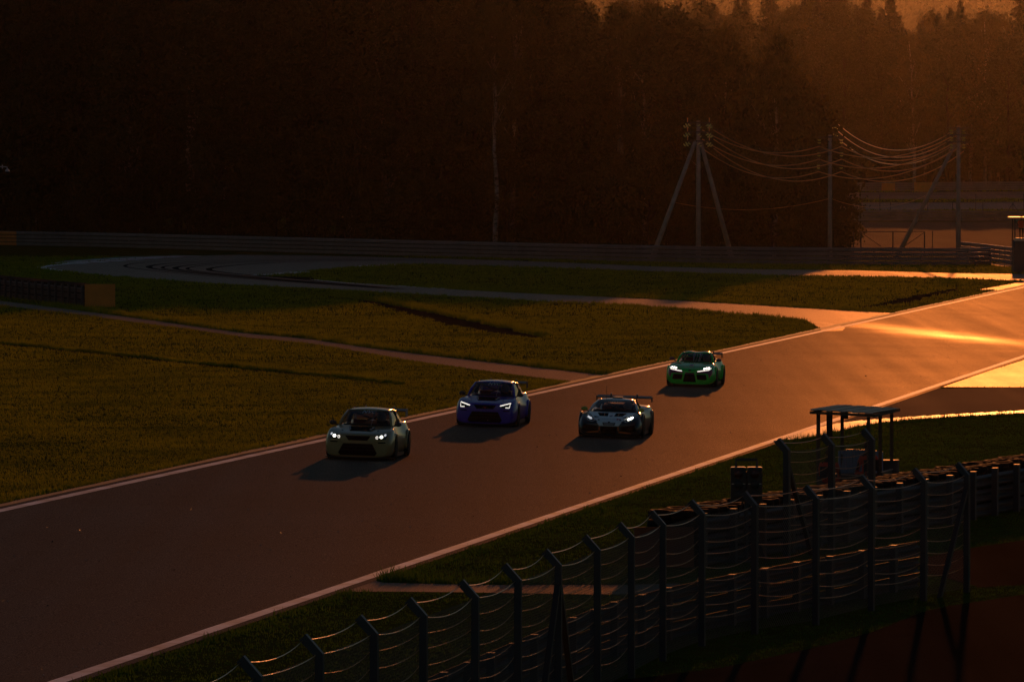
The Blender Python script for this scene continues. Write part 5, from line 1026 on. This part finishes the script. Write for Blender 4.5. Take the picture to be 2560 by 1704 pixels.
# drum beside the sheet
dp = PD(2222, 1190, 170.5); dz = h1(dp.x, dp.y); tag(link('oil_drum', MB().lathe([(0.02,0.0),(0.27,0.0),(0.285,0.02),(0.275,0.05),(0.275,0.29),(0.29,0.31),(0.275,0.33),(0.275,0.58),(0.29,0.60),(0.275,0.62),(0.275,0.86),(0.285,0.89),(0.26,0.89),(0.02,0.88)], n=20).mesh('oil_drum', True), 'shelter_board'), 'dark steel drum beside the right rear post of the shelter', 'drum').location = (dp.x, dp.y, dz)
# trackside signal: two lamp cases hung on a bracket
sg = PD(1866, 1250, 141.2); sz = h1(sg.x, sg.y); root = thing('signal_lights', 'pair of dark trackside signal cases on a post behind the wire fence', 'signal', (sg.x, sg.y, sz)); ztop = 8.5-(1168-400)*141.2/16000-sz
for s_ in (-1, 1):
    c = part('signal_case', MB().box((s_*0.18, 0, ztop-0.375), (0.335, 0.22, 0.75)), 'signal_case', root)
    part('divider', MB().box((s_*0.18, -0.116, ztop-0.36), (0.30, 0.012, 0.02)), 'edge_trim', c); part('rim_strip', MB().box((s_*0.18, 0.0, ztop+0.006), (0.30, 0.20, 0.012)), 'edge_trim', c)
    for k, m in ((0,'signal_red'),(1,'signal_case'),(2,'signal_case')):
        ln = MB().lathe([(0.10,0.0),(0.10,-0.03),(0.08,-0.045),(0.01,-0.055)], (s_*0.18, -0.112, ztop-0.14-0.235*k), 'Y', 14); part('lens', ln, m, c, smooth=True)
part('bracket', MB().tube([(-0.23,0,ztop), (-0.23,0,ztop+0.17), (0.23,0,ztop+0.17), (0.23,0,ztop)], 0.03, 6), 'galv_post', root); part('post', MB().tube([(0,0.06,-0.2),(0,0.06,ztop-0.1)], 0.05, 8), 'galv_post', root); part('foot_plate', MB().box((0,0.06,0.015), (0.4,0.4,0.04)), 'galv_post', root)
for s_ in (-1, 1): part('stay', MB().beam((s_*0.45, 0.5, 0), (0, 0.07, ztop-0.5), 0.03), 'galv_post', root)
# raised marshal booth at the right edge
bp = PD(2535, 683, 482); bz = h1(bp.x, bp.y); root = thing('marshal_booth', 'dark raised marshal booth with flat roof at the right picture edge', 'booth', (bp.x, bp.y, bz))
part('base_wall', MB().box((1.6, 1.2, 1.20), (3.2, 2.4, 2.45)), 'shelter_board', root); part('sill', MB().box((1.6, -0.02, 2.52), (3.2, 0.12, 0.22)), 'edge_trim', root)
part('deck', MB().box((1.6,1.2,2.46), (3.24,2.44,0.07)), 'timber', root)
for x in (0.06, 3.14):
    for y in (0.06, 2.34): part('post', MB().box((x, y, 3.25), (0.1,0.1,1.65)), 'dark_steel', root)
part('roof', MB().box((1.5, 1.2, 4.15), (3.6, 3.0, 0.13)), 'roof_sheet', root)
PJ = [(0,0,0.92),(0,0.02,1.15),(0,0.01,1.40),(0,-0.01,1.52),(0,-0.02,1.65), (0.21,0.01,1.40),(0.27,0.0,1.12),(0.24,-0.16,0.95), (-0.21,0.01,1.40),(-0.27,0.0,1.12),(-0.24,-0.16,0.95), (0.10,0,0.88),(0.11,-0.01,0.50),(0.11,0.01,0.09),(0.11,-0.13,0.045), (-0.10,0,0.88),(-0.11,-0.01,0.50),(-0.11,0.01,0.09),(-0.11,-0.13,0.045)]
o = person('marshal standing in the raised booth at the right picture edge', (bp.x+0.62, bp.y+0.9, bz+2.49), 0.0, PJ, [0.15]+SR[1:], SE, head=4); o.scale = (0.78,0.78,0.78) if False else (1,1,1); hands(o, ((1, (0.24,-0.17,0.945)), (-1, (-0.24,-0.17,0.945))))
# dome camera on its mast at the left edge
cm = PD(4, 417, 333); mz = 0.0; root = thing('dome_camera', 'white dome security camera on a bracket at the left picture edge', 'camera', (cm.x-0.32, cm.y, h1(cm.x, cm.y))); O = root.location
part('mast', MB().tube([(0,0,-0.2),(0,0,9.6)], [0.11,0.08], 10), 'galv_post', root, smooth=True); zc = cm.z-O.z; part('bracket', MB().tube([(0.06,0,zc),(0.50,0,zc),(0.60,0,zc-.02),(0.62,0,zc-.10)], 0.03, 7).box((0.36,0,zc), (0.05,0.14,0.20)), 'camera_white', root, smooth=False)
hs = part('housing', MB().lathe([(0.03,0.12),(0.06,0.10),(0.11,0.05),(0.125,0.0),(0.12,-0.03)], (0.62,0,zc-0.22), 'Z', 16), 'camera_white', root, smooth=True); part('dome', MB().lathe([(0.095,0.0),(0.09,-0.04),(0.065,-0.08),(0.02,-0.10)], (0.62,0,zc-0.25), 'Z', 14), 'dark_dome', hs, smooth=True)
